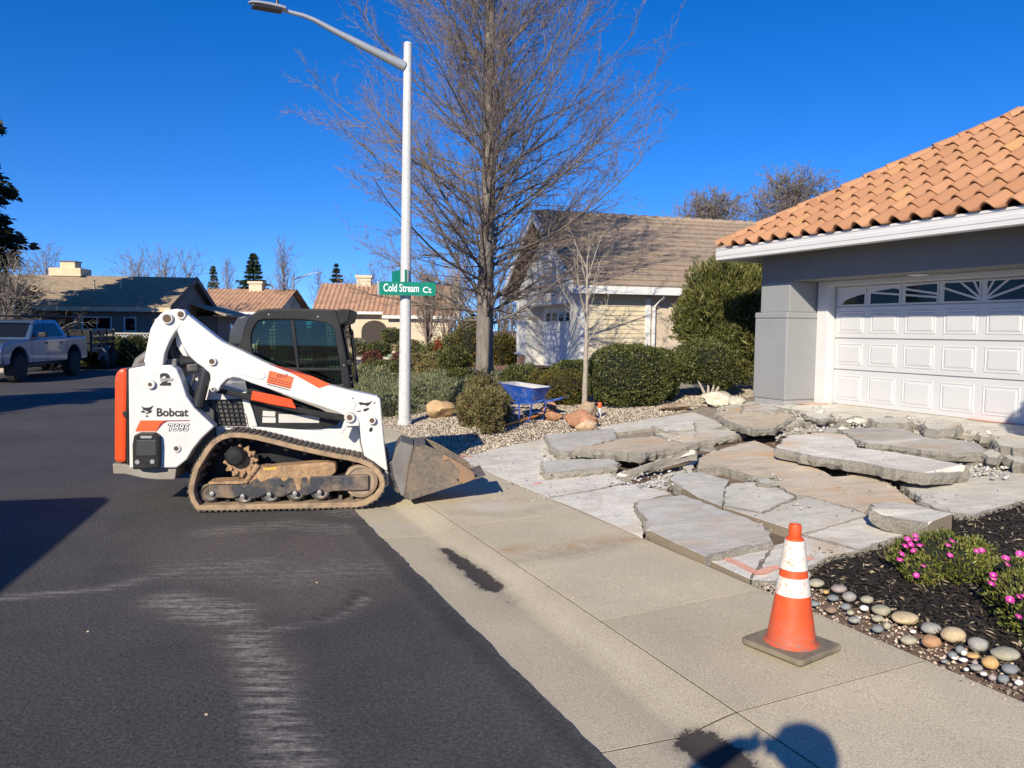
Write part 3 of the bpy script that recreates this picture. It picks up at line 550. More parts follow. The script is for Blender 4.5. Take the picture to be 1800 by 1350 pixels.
disc('rear_boss', 'a', (322,562), 34, .07, .03, white, hole=.4); disc('rear_boss', 'a', (500,996), 30, .085, .02, white, hole=.55)
# tower
tower = [(196,432),(204,380),(226,288),(240,228),(268,192),(292,174),(345,166),(378,170),(398,190),(402,206),(372,236),(338,274),(312,318),(290,372),(280,432)]
plate('rear_tower', 'm', [(x, y) for x, y in tower], .13, .10, white, bevel=.01)
plate('rear_tower', 'm', tower, 1.45, .10, white, bevel=.01)
plate('tower_flange', 'm', [(188,436),(204,350),(222,262),(246,214),(270,195),(262,230),(244,290),(228,360),(222,436)], .23, .12, white, bevel=.01)
disc('pivot_boss', 'm', (300,211), 28, .10, .04, white, hole=.72); disc('pivot_boss', 'm', (364,192), 24, .10, .04, white, hole=.62)
plate('tower_link', 'm', [(334,270),(352,262),(372,330),(400,390),(376,386),(345,340)], .24, .08, white, bevel=.008)
plate('tower_hoses', 'm', [(300,300),(330,262),(352,300),(362,370),(345,440),(300,440)], .30, .5, blk2, bevel=.02)
mb = MB()
for i, (a, b_, c) in enumerate((((318,300),(326,380),(350,450)), ((330,310),(345,390),(362,452)), ((306,330),(318,400),(334,440)))):
    mb.tube([L2('m', [x], .27+.02*i)[0] for x in (a, b_, c)], .014, 8)
mb.build('hydraulic_hose', blk2, ldr, local=True, smooth='auto')
plate('control_box', 'm', [(390,426),(444,420),(446,456),(394,458)], .27, .08, blk2)
# lift arms
armT = [(398,194),(412,206),(470,252),(530,300),(562,322),(600,340),(650,362),(745,410),(850,454),(1060,522),(1160,548),(1278,574),(1292,586),(1298,650),(1304,720),(1312,800),(1328,920),(1318,920),(1262,880),(1218,852),(1204,790),(1196,704),(1172,688),(1100,650),(1010,619),(900,584),(780,541),(690,511),(640,490),(610,485),(580,494),(552,522),(541,546),(526,556),(508,554),(494,536),(503,503),(500,468),(470,440),(440,420),(402,385),(372,335),(346,268)]
arm = plate('lift_arm', 'm', armT, .10, .15, white, bevel=.012)
plate('lift_arm', 'm', armT, 1.43, .15, white, bevel=.012)
plate('arm_cross_tube', 'm', [(1215,760),(1290,760),(1300,880),(1240,880)], .25, 1.18, white)
plate('arm_gusset', 'm', [(572,405),(585,392),(610,393),(700,430),(752,462),(760,480),(748,494),(720,494),(640,470),(590,440)], .094, .008, white, bevel=.004)
plate('arm_gusset', 'm', [(1030,560),(1050,540),(1130,552),(1180,600),(1172,640),(1120,630),(1060,600)], .094, .008, white, bevel=.004)
disc('arm_boss', 'm', (509,411), 21, .075, .03, white, hole=.6); disc('arm_boss', 'm', (514,540), 12, .08, .03, white, hole=.6)
disc('arm_boss', 'm', (1254,686), 19, .06, .05, white, hole=.6)
disc('link_pin', 'm', (1150,672), 26, .055, .06, PM('pin_grey', (.5,.47,.43), rough=.5, var=.2), hole=.5)
plate('link_bracket', 'm', [(1124,690),(1150,650),(1180,664),(1194,694),(1196,712),(1140,714),(1118,745),(1104,748)], .085, .10, white, bevel=.008)
plate('arm_slot', 'm', [(1244,722),(1256,716),(1258,732),(1248,740),(1240,736)], .0985, .003, blk, bevel=0)
mb = MB()
for c in ((1165,583),(1266,604),(1110,574),(1110,588)):
    P = L2('m', [c], .0985)[0]; mb.lathe([(.001,0),(.008,0),(.008,.003)], P, YA, 8)
stuff(mb.build('arm_holes', blk, ldr, local=True))
plate('control_link', 'm', [(522,534),(600,548),(700,568),(900,622),(1050,650),(1158,668),(1150,692),(1040,680),(900,648),(700,598),(600,572),(520,556)], .19, .06, blk, bevel=.01)
plate('link_guard', 'm', [(698,548),(790,566),(880,588),(904,632),(800,614),(690,590)], .165, .03, org, bevel=.006)
a, b_ = L2('m', [(444,618),(484,450)], .20); MB().tube([a, b_], .052, 20).build('lift_cylinder', PM('cylinder_black', (.03,.031,.034), rough=.35, var=.1), ldr, local=True, smooth='auto')
a, b_ = L2('m', [(400,580),(430,470)], .23); MB().tube([a, b_], .012, 8).build('cylinder_hose', blk2, ldr, local=True, smooth='auto')
plate('front_guard', 'm', [(1316,920),(1330,925),(1334,985),(1316,1000),(1290,960)], .12, .1, PM('guard_grey', (.35,.34,.32), rough=.5))
# --- cab
cabO = [(80,800),(96,740),(120,650),(150,580),(190,520),(235,492),(290,482),(420,480),(560,481),(700,485),(818,490),(842,560),(870,700),(900,860),(936,1085),(800,1100),(500,1110),(200,1090)]
cabI = [(186,800),(176,740),(178,680),(190,640),(208,605),(228,580),(260,568),(420,566),(560,570),(680,582),(742,594),(780,612),(806,650),(830,800),(862,1050),(800,1060),(500,1070),(215,1050)]
for w0 in (.36, 1.27):
    A_ = L2('c', cabO, .36); B_ = L2('c', cabI, .36); A_ = [Vector((v.x, w0, v.z)) for v in A_]; B_ = [Vector((v.x, w0, v.z)) for v in B_]
    fr = MB().ring(A_, B_, (0,.05,0)).build('cab_side_frame', blk, ldr, local=True, bevel=.018)
    MB().prism([v+Vector((0,.03,0)) for v in B_], (0,.006,0)).build('cab_side_window', GLASS('cab_glass', (.46,.6,.52), 0.0), ldr, local=True)
def L2w(rg, pts, wref, wv): return [Vector((v.x, wv, v.z)) for v in L2(rg, pts, wref)]
MB().prism(L2w('c', [(150,580),(190,520),(235,492),(290,482),(560,481),(818,490),(835,540),(700,520),(290,516),(215,540)], .36, .405), (0,.87,0)).build('cab_roof', blk, ldr, local=True, bevel=.02)
MB().prism(L2w('c', [(815,492),(850,486),(932,488),(928,530),(912,585),(845,612)], .36, .33), (0,1.03,0)).build('cab_visor', blk, ldr, local=True, bevel=.015)
MB().prism(L2w('c', [(-10,760),(0,650),(58,545),(112,532),(160,540),(120,650),(96,760)], .36, .46), (0,.76,0)).build('cab_rear_housing', PM('housing_grey', (.045,.048,.052), rough=.3), ldr, local=True, bevel=.02)
for wq in (.41, 1.24): MB().prism(L2w('c', [(862,600),(880,600),(950,1085),(930,1085)], .36, wq), (0,.03,0)).build('front_door_frame', blk, ldr, local=True, bevel=.006)
MB().prism(L2w('c', [(868,612),(872,612),(938,1085),(934,1085)], .36, .44), (0,.80,0)).build('front_window', GLASS('cab_glass_front', (.8,.9,.86), 0.0), ldr, local=True)
MB().prism(L2w('c', [(470,565),(500,572),(540,930),(520,930)], .36, .37), (0,.02,0)).build('window_divider', blk, ldr, local=True, bevel=.004)
MB().prism(L2w('c', [(200,925),(860,930),(862,950),(205,950)], .36, .365), (0,.03,0)).build('window_rail', blk, ldr, local=True, bevel=.004)
for w0 in (.415, 1.245):                                  # wire guards inside both windows
    mb = MB(); q = L2w('c', [(190,600),(800,610),(850,1050),(215,1040)], .36, w0)
    for i in range(24): f = i/23; mb.tube([q[0].lerp(q[1], f), q[3].lerp(q[2], f)], .0045, 4)
    for i in range(17): f = i/16; mb.tube([q[0].lerp(q[3], f), q[1].lerp(q[2], f)], .0045, 4)
    mb.build('wire_guard', blk, ldr, local=True)
seat = MB().prism(L2w('c', [(330,1090),(300,900),(330,760),(380,690),(430,700),(450,800),(440,930),(620,950),(640,1010),(620,1090)], .36, .62), (0,.44,0)).build('seat', PM('seat_vinyl', (.03,.03,.032), rough=.6), ldr, local=True, bevel=.03)
MB().prism(L2w('c', [(560,580),(680,585),(700,1090),(600,1090)], .36, 1.10), (0,.03,0)).build('rear_side_trim', blk, ldr, local=True)
lab = MB().tube(L2w('c', [(560,930),(640,900),(700,960)], .36, .60), .02, 8).build('lap_bar', blk, ldr, local=True)
mb = MB(); q = [L2('c', [x], .30)[0] for x in ((900,690),(930,690),(945,700),(962,860),(962,1000),(950,1035),(925,1040))]; mb.tube(q, .011, 8); mb.build('grab_handle', blk, ldr, local=True, smooth='auto')
plate('door_latch', 'c', [(898,868),(930,866),(936,908),(905,910)], .34, .06, blk); plate('door_latch', 'c', [(918,982),(944,980),(948,1000),(922,1000)], .34, .06, blk)
for c in ((310,526),(680,543),(876,908)): disc('cab_bolt', 'c', c, 6, .353, .01, zinc, 8)
# exhaust, seen behind the rear door
mb = MB(); mb.tube([Vector((v.x, .8, v.z)) for v in L2('m', [(70,470),(90,420),(130,390),(170,400)], .3)], .05, 14); mb.build('exhaust_bend', PM('exhaust_grey', (.16,.155,.15), rough=.6), ldr, local=True, smooth='auto')
# --- bucket
bw0, bw1 = -.03, .52
side = [(884,902),(955,898),(1050,940),(1180,1015),(1252,1066),(1268,1104),(1100,1160),(850,1240),(815,1225),(840,1060)]
bucket = plate('bucket_side', 'b', side, bw0, .02, steel, bevel=.004)
Pb = L2('b', side, bw0); MB().prism([Vector((v.x, bw1-.02, v.z)) for v in Pb], (0,.02,0)).build('bucket_side', steel, ldr, local=True, bevel=.004)
shell_o = L2('b', [(955,898),(884,902),(840,1060),(815,1225),(850,1243),(1100,1163),(1330,1090)], bw0); shell_i = L2('b', [(955,906),(893,911),(850,1060),(826,1218),(852,1232),(1100,1155),(1326,1084)], bw0)
MB().prism(shell_o + shell_i[::-1], (0, bw1-bw0, 0)).build('bucket_shell', steel, ldr, local=True, bevel=.003)
plate('bucket_edge_strip', 'b', [(1060,995),(1100,985),(1170,1060),(1160,1120),(1185,1140),(1262,1108),(1255,1070),(1180,1018),(1060,952)], bw0-.012, .012, PM('rusty_strip', (.24,.15,.085), rough=.7, var=.3), bevel=.003)
disc('bucket_hole', 'b', (1154,1114), 7, bw0-.014, .004, blk)
plate('coupler', 'b', [(800,874),(880,902),(846,1040),(820,1215),(800,1215),(752,1090),(742,1010),(768,915)], .0, .5, PM('coupler_grey', (.14,.13,.12), rough=.6, var=.3, dirt=(.3,.21,.13), dirtamt=.5), bevel=.01)
plate('coupler_arm', 'b', [(735,1000),(800,940),(815,1190),(780,1200),(690,1110),(660,1060)], .16, .25, blk2)
# --- decals and lettering
def text(s, rg, x0, y0, x1, y1, wv, mat, shear=0, parent=ldr, name='lettering', bold=.0, outline=None):
    c = bpy.data.curves.new('t', 'FONT'); c.body = s; c.shear = shear; c.offset = bold; c.resolution_u = 3
    o = bpy.data.objects.new('t', c); COL.objects.link(o); bpy.context.view_layer.update()
    me = bpy.data.meshes.new_from_object(o.evaluated_get(bpy.context.evaluated_depsgraph_get())); bpy.data.objects.remove(o); bpy.data.curves.remove(c)
    co = np.array([v.co[:] for v in me.vertices]); mn, mx = co.min(0), co.max(0); q = L2(rg, [(x0, y1), (x1, y1), (x0, y0)], wv)
    for v in me.vertices:
        f = (v.co.x-mn[0])/(mx[0]-mn[0]); g = (v.co.y-mn[1])/(mx[1]-mn[1]); v.co = q[0] + (q[1]-q[0])*f + (q[2]-q[0])*g
    me.materials.clear(); me.materials.append(mat); return put(name, me, parent, local=True)
W0 = .0965
text('Bobcat', 'a', 368, 722, 582, 780, W0, printB, bold=.025)
text('T595', 'a', 442, 827, 592, 882, W0, printB, shear=.25, bold=.06); text('T595', 'a', 449, 832, 586, 877, W0-.0015, printW, shear=.25, bold=-.005)
text('2', 'a', 388, 484, 464, 570, W0, printB, bold=.05); plate('speed_band', 'a', [(386,520),(480,520),(476,540),(384,540)], W0-.001, .001, white, bevel=0); text('SPEED', 'a', 390, 521, 478, 539, W0-.002, printB, shear=.2, bold=.02)
def decal(rg, pts, wv, mt, nm='decal'): return plate(nm, rg, pts, wv-.001, .001, mt, bevel=0)
decal('a', [(258,806),(420,806),(398,822),(380,846),(366,880),(222,880)], W0, printO); decal('a', [(420,806),(592,804),(592,809),(440,812),(412,826),(390,850),(366,880),(380,846),(398,822)], W0, printR)
def head(rg, x, y, k, wv, mt):                            # the wild cat's head emblem, reduced to its ear, brow and jaw strokes
    for pl in ([(-38,-36),(-22,-24),(0,-22),(22,-26),(42,-38),(30,-14),(14,-4),(2,4),(-10,-4),(-26,-8)], [(-44,2),(-24,-4),(-12,4),(-20,12),(-36,10)], [(12,0),(26,-6),(34,-4),(24,12),(14,16),(4,12)], [(-6,8),(4,12),(2,22),(-8,20)], [(-12,32),(8,30),(6,40),(-6,40)]):
        decal(rg, [(x+a_*k, y+b_*k) for a_, b_ in pl], wv, mt, 'emblem')
head('a', 302, 742, 1.0, W0, printB)
for pl in ([(530,632),(548,628),(572,634),(600,630),(618,618),(606,638),(590,652),(576,648),(562,644),(545,646)], [(560,676),(578,668),(596,664),(600,670),(584,682),(568,686)], [(524,684),(548,680),(548,686),(526,690)]): decal('b', pl, W0, printB, 'emblem')
decal('c', [(302,897),(400,918),(520,950),(640,992),(770,1050),(684,1078),(600,1030),(470,962)], W0, printR); decal('c', [(470,958),(640,992),(774,1052),(686,1079),(600,1032)], W0-.001, printO)
decal('c', [(316,948),(497,998),(474,1086),(293,1040)], W0, PM('sticker_orange', (.75,.14,.04), rough=.5))
text('BOBCAT', 'c', 372, 976, 455, 1002, W0-.0018, printB, shear=0, bold=.01)
for i in range(4):
    y = 1000+i*17; plate('sticker_print', 'c', [(312-4*i, y-2), (480-4*i, y+44), (479-4*i, y+48), (311-4*i, y+3)], W0-.0022, .001, printB, bevel=0)
# ================================================================== grey garage house at the right
def rect(mb, c, d, ax, mi=0): return mb.box(c, d, ax, mi)
Zv = Vector((0,0,1)); AX = (-T_, N_, Zv)                # x along the front to the right, y into the house, z up
gh = empty('garage_house', SP(7, 9.76, .55)); tag(gh, 'grey stucco garage with terracotta tile roof and white panelled door', 'house')
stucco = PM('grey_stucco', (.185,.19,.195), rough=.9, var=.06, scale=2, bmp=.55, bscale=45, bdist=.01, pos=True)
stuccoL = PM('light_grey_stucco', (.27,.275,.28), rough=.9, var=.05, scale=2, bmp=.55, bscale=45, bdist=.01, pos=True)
gwhite = PM('white_trim_paint', (.63,.62,.61), rough=.5, var=.03, pos=True)
gdoor = PM('garage_door_white', (.585,.58,.575), rough=.42, var=.02)
DP, ZF, S0 = 9.76, .575, 9.23                            # door plane, floor, left edge of the door
def gpt(s, p, z): return SP(s, p, z)
def gbox(name, s0, s1, p0, p1, z0, z1, mt, parent=gh, bevel=.006, **k):
    c = gpt((s0+s1)/2, (p0+p1)/2, (z0+z1)/2); return MB().box(c, (abs(s1-s0), abs(p1-p0), abs(z1-z0)), AX).build(name, mt, parent, bevel=bevel, **k)
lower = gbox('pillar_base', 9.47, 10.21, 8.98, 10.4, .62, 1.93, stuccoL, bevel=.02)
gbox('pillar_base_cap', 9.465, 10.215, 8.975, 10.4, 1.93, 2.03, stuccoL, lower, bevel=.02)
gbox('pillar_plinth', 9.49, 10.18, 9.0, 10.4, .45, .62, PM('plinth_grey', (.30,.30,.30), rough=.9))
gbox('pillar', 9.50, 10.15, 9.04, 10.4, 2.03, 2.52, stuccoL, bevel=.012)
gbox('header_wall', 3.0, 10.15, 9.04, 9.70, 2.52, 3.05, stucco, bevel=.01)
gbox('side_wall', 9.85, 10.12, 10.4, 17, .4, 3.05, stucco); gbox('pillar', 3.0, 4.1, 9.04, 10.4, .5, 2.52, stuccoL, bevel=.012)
gbox('door_jamb', 9.25, 9.47, 9.60, 9.95, .56, 2.52, gwhite, bevel=.006); gbox('door_jamb', 4.11, 4.33, 9.60, 9.95, .56, 2.52, gwhite); gbox('door_head', 4.33, 9.25, 9.62, 9.95, 2.44, 2.519, gwhite)
gbox('soffit_light', 7.35, 7.55, 9.25, 9.45, 2.495, 2.519, gwhite, bevel=.01)
dr = gbox('garage_door', S0-4.88, S0, 9.78, 9.84, ZF, ZF+1.86, gdoor, bevel=.003)
SEC = [.0, .555, 1.05, 1.545]; SH = [.54, .485, .485, .315]
def dpt(x, z, p): return gpt(S0-x, p, ZF+z)               # x from the left edge
for r_ in range(4):
    z0, hh = SEC[r_], SH[r_]
    mbx = MB().box(gpt(S0-2.44, 9.768, ZF+z0+hh/2+.004), (4.87, .028, hh-.008), AX).build('door_section', gdoor, dr, bevel=.004)
    for c in range(8):
        x0, x1 = c*.61+.055, c*.61+.555; za, zb = z0+.075, z0+hh-.065
        if r_ < 3:
            A_ = [dpt(x0, za, 9.7535), dpt(x1, za, 9.7535), dpt(x1, zb, 9.7535), dpt(x0, zb, 9.7535)]; i_ = .018
            B_ = [dpt(x0+i_, za+i_, 9.745), dpt(x1-i_, za+i_, 9.745), dpt(x1-i_, zb-i_, 9.745), dpt(x0+i_, zb-i_, 9.745)]; i_ = .032
            C_ = [dpt(x0+i_, za+i_, 9.753), dpt(x1-i_, za+i_, 9.753), dpt(x1-i_, zb-i_, 9.753), dpt(x0+i_, zb-i_, 9.753)]; i_ = .062
            D_ = [dpt(x0+i_, za+i_, 9.742), dpt(x1-i_, za+i_, 9.742), dpt(x1-i_, zb-i_, 9.742), dpt(x0+i_, zb-i_, 9.742)]
            vs_ = A_+B_+C_+D_; fs_ = [(a*4+j, a*4+(j+1) % 4, a*4+4+(j+1) % 4, a*4+4+j) for a in range(3) for j in range(4)] + [(12,13,14,15)]
            MB().add(vs_, fs_).build('door_panel', gdoor, dr)
        else:
            za, zb = z0+.03, z0+hh-.035
            wf = MB().ring([dpt(x0-.025, za-.02, 9.74), dpt(x1+.025, za-.02, 9.74), dpt(x1+.025, zb+.02, 9.74), dpt(x0-.025, zb+.02, 9.74)], [dpt(x0, za, 9.74), dpt(x1, za, 9.74), dpt(x1, zb, 9.74), dpt(x0, zb, 9.74)], N_*.013).build('door_window', gdoor, dr, bevel=.003)
            MB().prism([dpt(x0, za, 9.7515), dpt(x1, za, 9.7515), dpt(x1, zb, 9.7515), dpt(x0, zb, 9.7515)], N_*.001).build('pane', dark_glass, wf)
            # sunburst bars: fan out from the bottom middle of each half of the door
            cx = 2.44; hh_ = zb-za
            def clip(poly):
                for ax_, sg, lim in ((0, 1, x0), (0, -1, x1), (1, 1, za), (1, -1, zb)):
                    out = []
                    for i in range(len(poly)):
                        a, b_ = poly[i], poly[(i+1) % len(poly)]; da, db = sg*(a[ax_]-lim), sg*(b_[ax_]-lim)
                        if da >= 0: out.append(a)
                        if da*db < 0: f = da/(da-db); out.append((a[0]+(b_[0]-a[0])*f, a[1]+(b_[1]-a[1])*f))
                    poly = out
                    if len(poly) < 3: return None
                return poly
            mu = MB(); ok = False
            for ang in ((18, 38, 62, 85) if c in (3, 4) else (5.5, 9.5)):
                for sgn in (-1, 1):
                    a = R(ang); dx, dy = sgn*math.cos(a), math.sin(a); w_ = .014; L = 3
                    pl = clip([(cx-dy*w_*sgn, za+dx*w_*sgn), (cx+dx*L-dy*w_*sgn, za+dy*L+dx*w_*sgn), (cx+dx*L+dy*w_*sgn, za+dy*L-dx*w_*sgn), (cx+dy*w_*sgn, za-dx*w_*sgn)])
                    if pl: mu.prism([dpt(x, z, 9.745) for x, z in pl], N_*.006); ok = True
            if ok: mu.build('muntin', gdoor, wf)
            # outside of the sunburst arch: solid
            if c not in (3, 4):
                xs = np.linspace(x0, x1, 9); zz = [za + (hh_*1.08)*math.sqrt(max(0, 1-((x-cx)/2.32)**2)) for x in xs]; poly = [(x, min(z, zb)) for x, z in zip(xs, zz)]
                if min(zz) < zb-.005:
                    MB().prism([dpt(x, z, 9.7455) for x, z in poly] + [dpt(x1, zb, 9.7455), dpt(x0, zb, 9.7455)], N_*.006).build('arch_infill', gdoor, wf)
# roof
SLP = .60; CS = 1/math.sqrt(1+SLP*SLP); SN = SLP*CS; E0, ZE = 8.50, 3.085; SL_, SR_ = 10.56, 2.4
fas = MB()
pf = [(8.47,2.895),(8.44,2.90),(8.44,2.955),(8.432,2.96),(8.432,3.015),(8.44,3.02),(8.44,3.06),(8.43,3.065),(8.43,3.095),(8.47,3.10),(8.56,3.10),(8.56,2.895)]
fas.prism([gpt(SL_+.03, p, z) for p, z in pf], -T_*(SL_-SR_+.06)).build('gutter', gwhite, gh, bevel=.003)
MB().box(gpt(SL_+.01, 11.5, 2.995), (.06, 6.0, .2), AX).build('gutter', gwhite, gh)
MB().prism([gpt(SL_, 8.56, 3.02), gpt(SR_, 8.56, 3.02), gpt(SR_, 16.6, 3.02), gpt(SL_, 16.6, 3.02)], (0,0,.03)).build('soffit', PM('soffit_grey', (.16,.16,.17), rough=.8), gh)
mid = (SL_-SR_)/2; pk = E0+mid; zk = ZE+mid*SLP; dk = PM('roof_underlay', (.012,.011,.010), rough=.9)
a, b_, c, d = gpt(SL_, 8.52, ZE), gpt(SR_, 8.52, ZE), gpt(SR_, 8.52+2*mid, ZE), gpt(SL_, 8.52+2*mid, ZE); e = gpt((SL_+SR_)/2, pk, zk-.02)
MB().add([a, b_, c, d, e], [(0,1,4),(1,2,4),(2,3,4),(3,0,4)]).build('roof_deck', dk, gh)
m, nt, b = nodes('terracotta'); v = coords(nt, 'obj'); oi = nt.nodes.new('ShaderNodeObjectInfo')
o = mixc(nt, oi.outputs['Random'], (.385,.18,.088), (.50,.255,.128)); o = mixc(nt, mth(nt, 'MULTIPLY', ramp(nt, noise(nt, v, 9, 6, .7), .45, .7), .45), o, (.36,.22,.13)); 
rn = mth(nt, 'FRACT', mth(nt, 'MULTIPLY', oi.outputs['Random'], 7.77)); o = mixc(nt, mth(nt, 'MULTIPLY', ramp(nt, rn, .85, .95), .5), o, (.50,.29,.11))
nt.links.new(o, b.inputs['Base Color']); b.inputs['Roughness'].default_value = .85; bump(nt, b, noise(nt, v, 60, 4), .25, .004); terra = m
def s_tile():
    xs = np.linspace(0, 1, 13); vs_ = []; wd = .318; hf = lambda t: .068*max(-.35, math.sin(2*math.pi*(t-.02)))*(1.0) if t < .52 else -.018 - .006*math.sin(math.pi*(t-.52)/.48)
    for y, up in ((-.20, .040), (.20, .0)):
        for th in (0, -.016):
            for t in xs: vs_.append(((t-.5)*wd, y, hf(t)+up+th))
    k = len(xs); fs_ = []
    for j in range(k-1):
        fs_ += [(j, j+1, 2*k+j+1, 2*k+j), (k+j+1, k+j, 3*k+j, 3*k+j+1), (j+1, j, k+j, k+j+1)]
    mb = MB(); mb.add(vs_, fs_); me = mb.mesh('roof_tile'); me.materials.append(terra)
    for p_ in me.polygons: p_.use_smooth = True
    me.set_sharp_from_angle(angle=R(50)); return me
tl = s_tile(); X_ = -T_; Y_ = N_*CS + Zv*SN; Zn = X_.cross(Y_).normalized(); EXP = .37; tw = .30
rows = int(mid/CS/EXP); rt = random.Random(3)
def tile_at(me, name, pos, X, Y, Zz, par):
    o = bpy.data.objects.new(name, me); COL.objects.link(o); M = Matrix((X, Y, Zz)).transposed().to_4x4(); M.translation = pos; o.parent = par; o.matrix_parent_inverse = par.matrix_basis.inverted(); o.matrix_basis = M; return o
for r_ in range(rows+1):
    al = (r_+.42)*EXP; dp = al*CS
    ncol = int((SL_-SR_)/tw)
    for c in range(ncol):
        s_ = SL_-.12-(c+.5)*tw
        if (SL_-s_) < dp-.10 or (s_-SR_) < dp-.10: continue
        pos = gpt(s_, E0-.06, ZE+.02) + Y_*al + Zn*(.015+rt.uniform(-.004, .004)) + X_*rt.uniform(-.004, .004)
        q = Quaternion(Zn, rt.uniform(-.012, .012)); tile_at(tl, 'roof_tile', pos, q @ X_, q @ Y_, Zn, gh)
def hip_tile():
    vs_ = []; k = 9
    for y, r1 in ((-.22, .125), (.22, .10)):
        for th in (0, .014):
            for j in range(k): a = math.pi*j/(k-1); vs_.append((math.cos(a)*(r1-th), y, math.sin(a)*(r1-th)*.85))
    fs_ = []
    for j in range(k-1): fs_ += [(j, j+1, 2*k+j+1, 2*k+j), (k+j+1, k+j, 3*k+j, 3*k+j+1), (j+1, j, k+j, k+j+1)]
    me = MB().add(vs_, fs_).mesh('hip_tile'); me.materials.append(terra)
    for p_ in me.polygons: p_.use_smooth = True
    me.set_sharp_from_angle(angle=R(50)); return me
ht = hip_tile()
for s0, sg in ((SL_, 1), (SR_, -1)):
    hd = (N_ - T_*sg)*mid + Zv*(mid*SLP); Lh = hd.length; hd.normalize(); hx = hd.cross(Zv).normalized(); hz = hx.cross(hd); base = gpt(s0, E0-.02, ZE+.02); n = int(Lh/.345)
    for i in range(n): tile_at(ht, 'hip_tile', base + hd*(.2+i*.345) + hz*(.035+.012*rt.uniform(-1, 1)), hx, (hd+hz*-.03).normalized(), hz, gh)
# ================================================================== beige neighbour house
C1 = atd(1021, 620, 19.5); C1.z = .2; a16 = R(16); AA = Vector((math.cos(a16), math.sin(a16), 0)); BB = Vector((-math.sin(a16), math.cos(a16), 0)); NX = (AA, BB, Zv); WB = 5.7
nh = empty('neighbour_house', C1); tag(nh, 'beige gabled house with white garage door and brown shingle roof behind the hedges', 'house')
cream = PM('cream_stucco', (.55,.45,.335), rough=.9, var=.05, bmp=.3, bscale=40, pos=True); sid = PM('cream_siding', (.57,.49,.34), rough=.7, var=.04, pos=True); pale = PM('pale_gable_paint', (.60,.58,.53), rough=.8, var=.06, pos=True); nwh = PM('neighbour_white', (.66,.66,.65), rough=.6, var=.04, pos=True)
def hp(a, b_, z): return C1 + AA*a + BB*b_ + Vector((0,0,z-C1.z))
def hbox(name, a0, a1, b0, b1, z0, z1, mt, par=nh, bevel=.006): return MB().box(hp((a0+a1)/2, (b0+b1)/2, (z0+z1)/2), (a1-a0, b1-b0, z1-z0), NX).build(name, mt, par, bevel=bevel)
ZEV, SLN = 2.80, .66; OV = .45; zr = ZEV+(WB/2+OV)*SLN
hbox('side_wall', 1.85, 12, .0, .2, .0, 2.9, cream); hbox('back_wall', 11.8, 12, .2, WB, 0, 2.9, cream); hbox('far_wall', .2, 11.8, WB-.2, WB, 0, 2.9, cream)
# front with door opening (recessed)
DW0, DW1 = .85, 4.75; ZD = 2.42
hbox('front_pier', .0, .62, -.02, DW0, .2, ZD, pale); hbox('front_pier', .0, .62, DW1, WB, .2, ZD, pale); 
hbox('corner_trim', -.03, .05, -.05, .12, .95, 2.75, nwh); hbox('corner_trim', -.03, .05, WB-.12, WB+.03, .95, 2.6, nwh); hbox('corner_trim', .04, .12, -.055, -.02, .95, 2.75, nwh)
MB().prism([hp(.0, -.02, ZD), hp(.0, WB, ZD), hp(.0, WB, ZEV+.1), hp(.0, WB/2, zr-.32), hp(.0, -.02, ZEV+.1)], AA*.6).build('gable_wall', pale, nh, bevel=.006)
gd = hbox('garage_door', .55, .60, DW0-.1, DW1+.1, .2, ZD, nwh)
for i in range(6):
    b0 = DW1-.35-i*.60; wf = hbox('door_window', .525, .548, b0-.44, b0, 1.93, 2.25, nwh, gd)
    for j in range(2):
        for k in range(2): hbox('pane', .515, .524, b0-.40+j*.19, b0-.23+j*.19, 1.97+k*.13, 2.08+k*.13, dark_glass, wf, bevel=0)
for z0 in (.7, 1.2, 1.72): hbox('door_groove', .544, .549, DW0, DW1, z0, z0+.02, PM('groove_grey', (.45,.45,.45), rough=.6), gd, bevel=0)
for i in range(9): hbox('vent_slat', -.03, -.002, WB/2-.22, WB/2+.22, 3.45+i*.10, 3.50+i*.10, nwh)
# siding bay and downspout on the side
for i in range(16): MB().prism([hp(.12, -.012, .95+i*.115), hp(.12, -.035, .95+i*.115), hp(.12, -.015, 1.065+i*.115), hp(.12, -.0, 1.065+i*.115)], AA*1.62).build('siding_board', sid, nh)
hbox('side_bay', .12, 1.85, .0, .2, .2, 2.9, sid); hbox('corner_trim', 1.74, 1.88, -.06, .02, .95, 2.55, nwh)
ds = MB().tube([hp(1.95, -.10, .9), hp(1.95, -.10, 2.35), hp(2.1, -.38, 2.58), hp(2.1, -.40, 2.72)], .045, 10).build('downspout', nwh, nh, smooth='auto')
# brick wainscot
brk = PM('wainscot_brick', (.36,.22,.15), rough=.9, var=.15, obj=.3, pos=True); hbox('wainscot_cap', -.08, .04, -.09, DW0, .92, .97, nwh); hbox('wainscot_cap', -.08, .04, DW1, WB+.06, .92, .97, nwh); hbox('wainscot_cap', .04, 1.9, -.09, .0, .92, .97, nwh)
bm_ = {}
def brick(a, b_, z, along_a):
    hbox_me = bm_.get(along_a)
    if hbox_me is None:
        mb = MB().box((0,0,0), (.29,.05,.13) if along_a else (.05,.29,.13), NX); hbox_me = mb.mesh('brick'); hbox_me.materials.append(brk); bm_[along_a] = hbox_me
    o = bpy.data.objects.new('brick', hbox_me); COL.objects.link(o); o.parent = nh; o.matrix_parent_inverse = nh.matrix_basis.inverted(); o.location = hp(a, b_, z)
for r_ in range(5):
    z = .28+r_*.145
    for i in range(5): brick(.25+(r_ % 2)*.15+i*.305, -.045, z, True)
    for i in range(2): brick(-.035, .18+i*.305+(r_ % 2)*.12, z, False); brick(-.035, DW1+.2+i*.305+(r_ % 2)*.12, z, False)
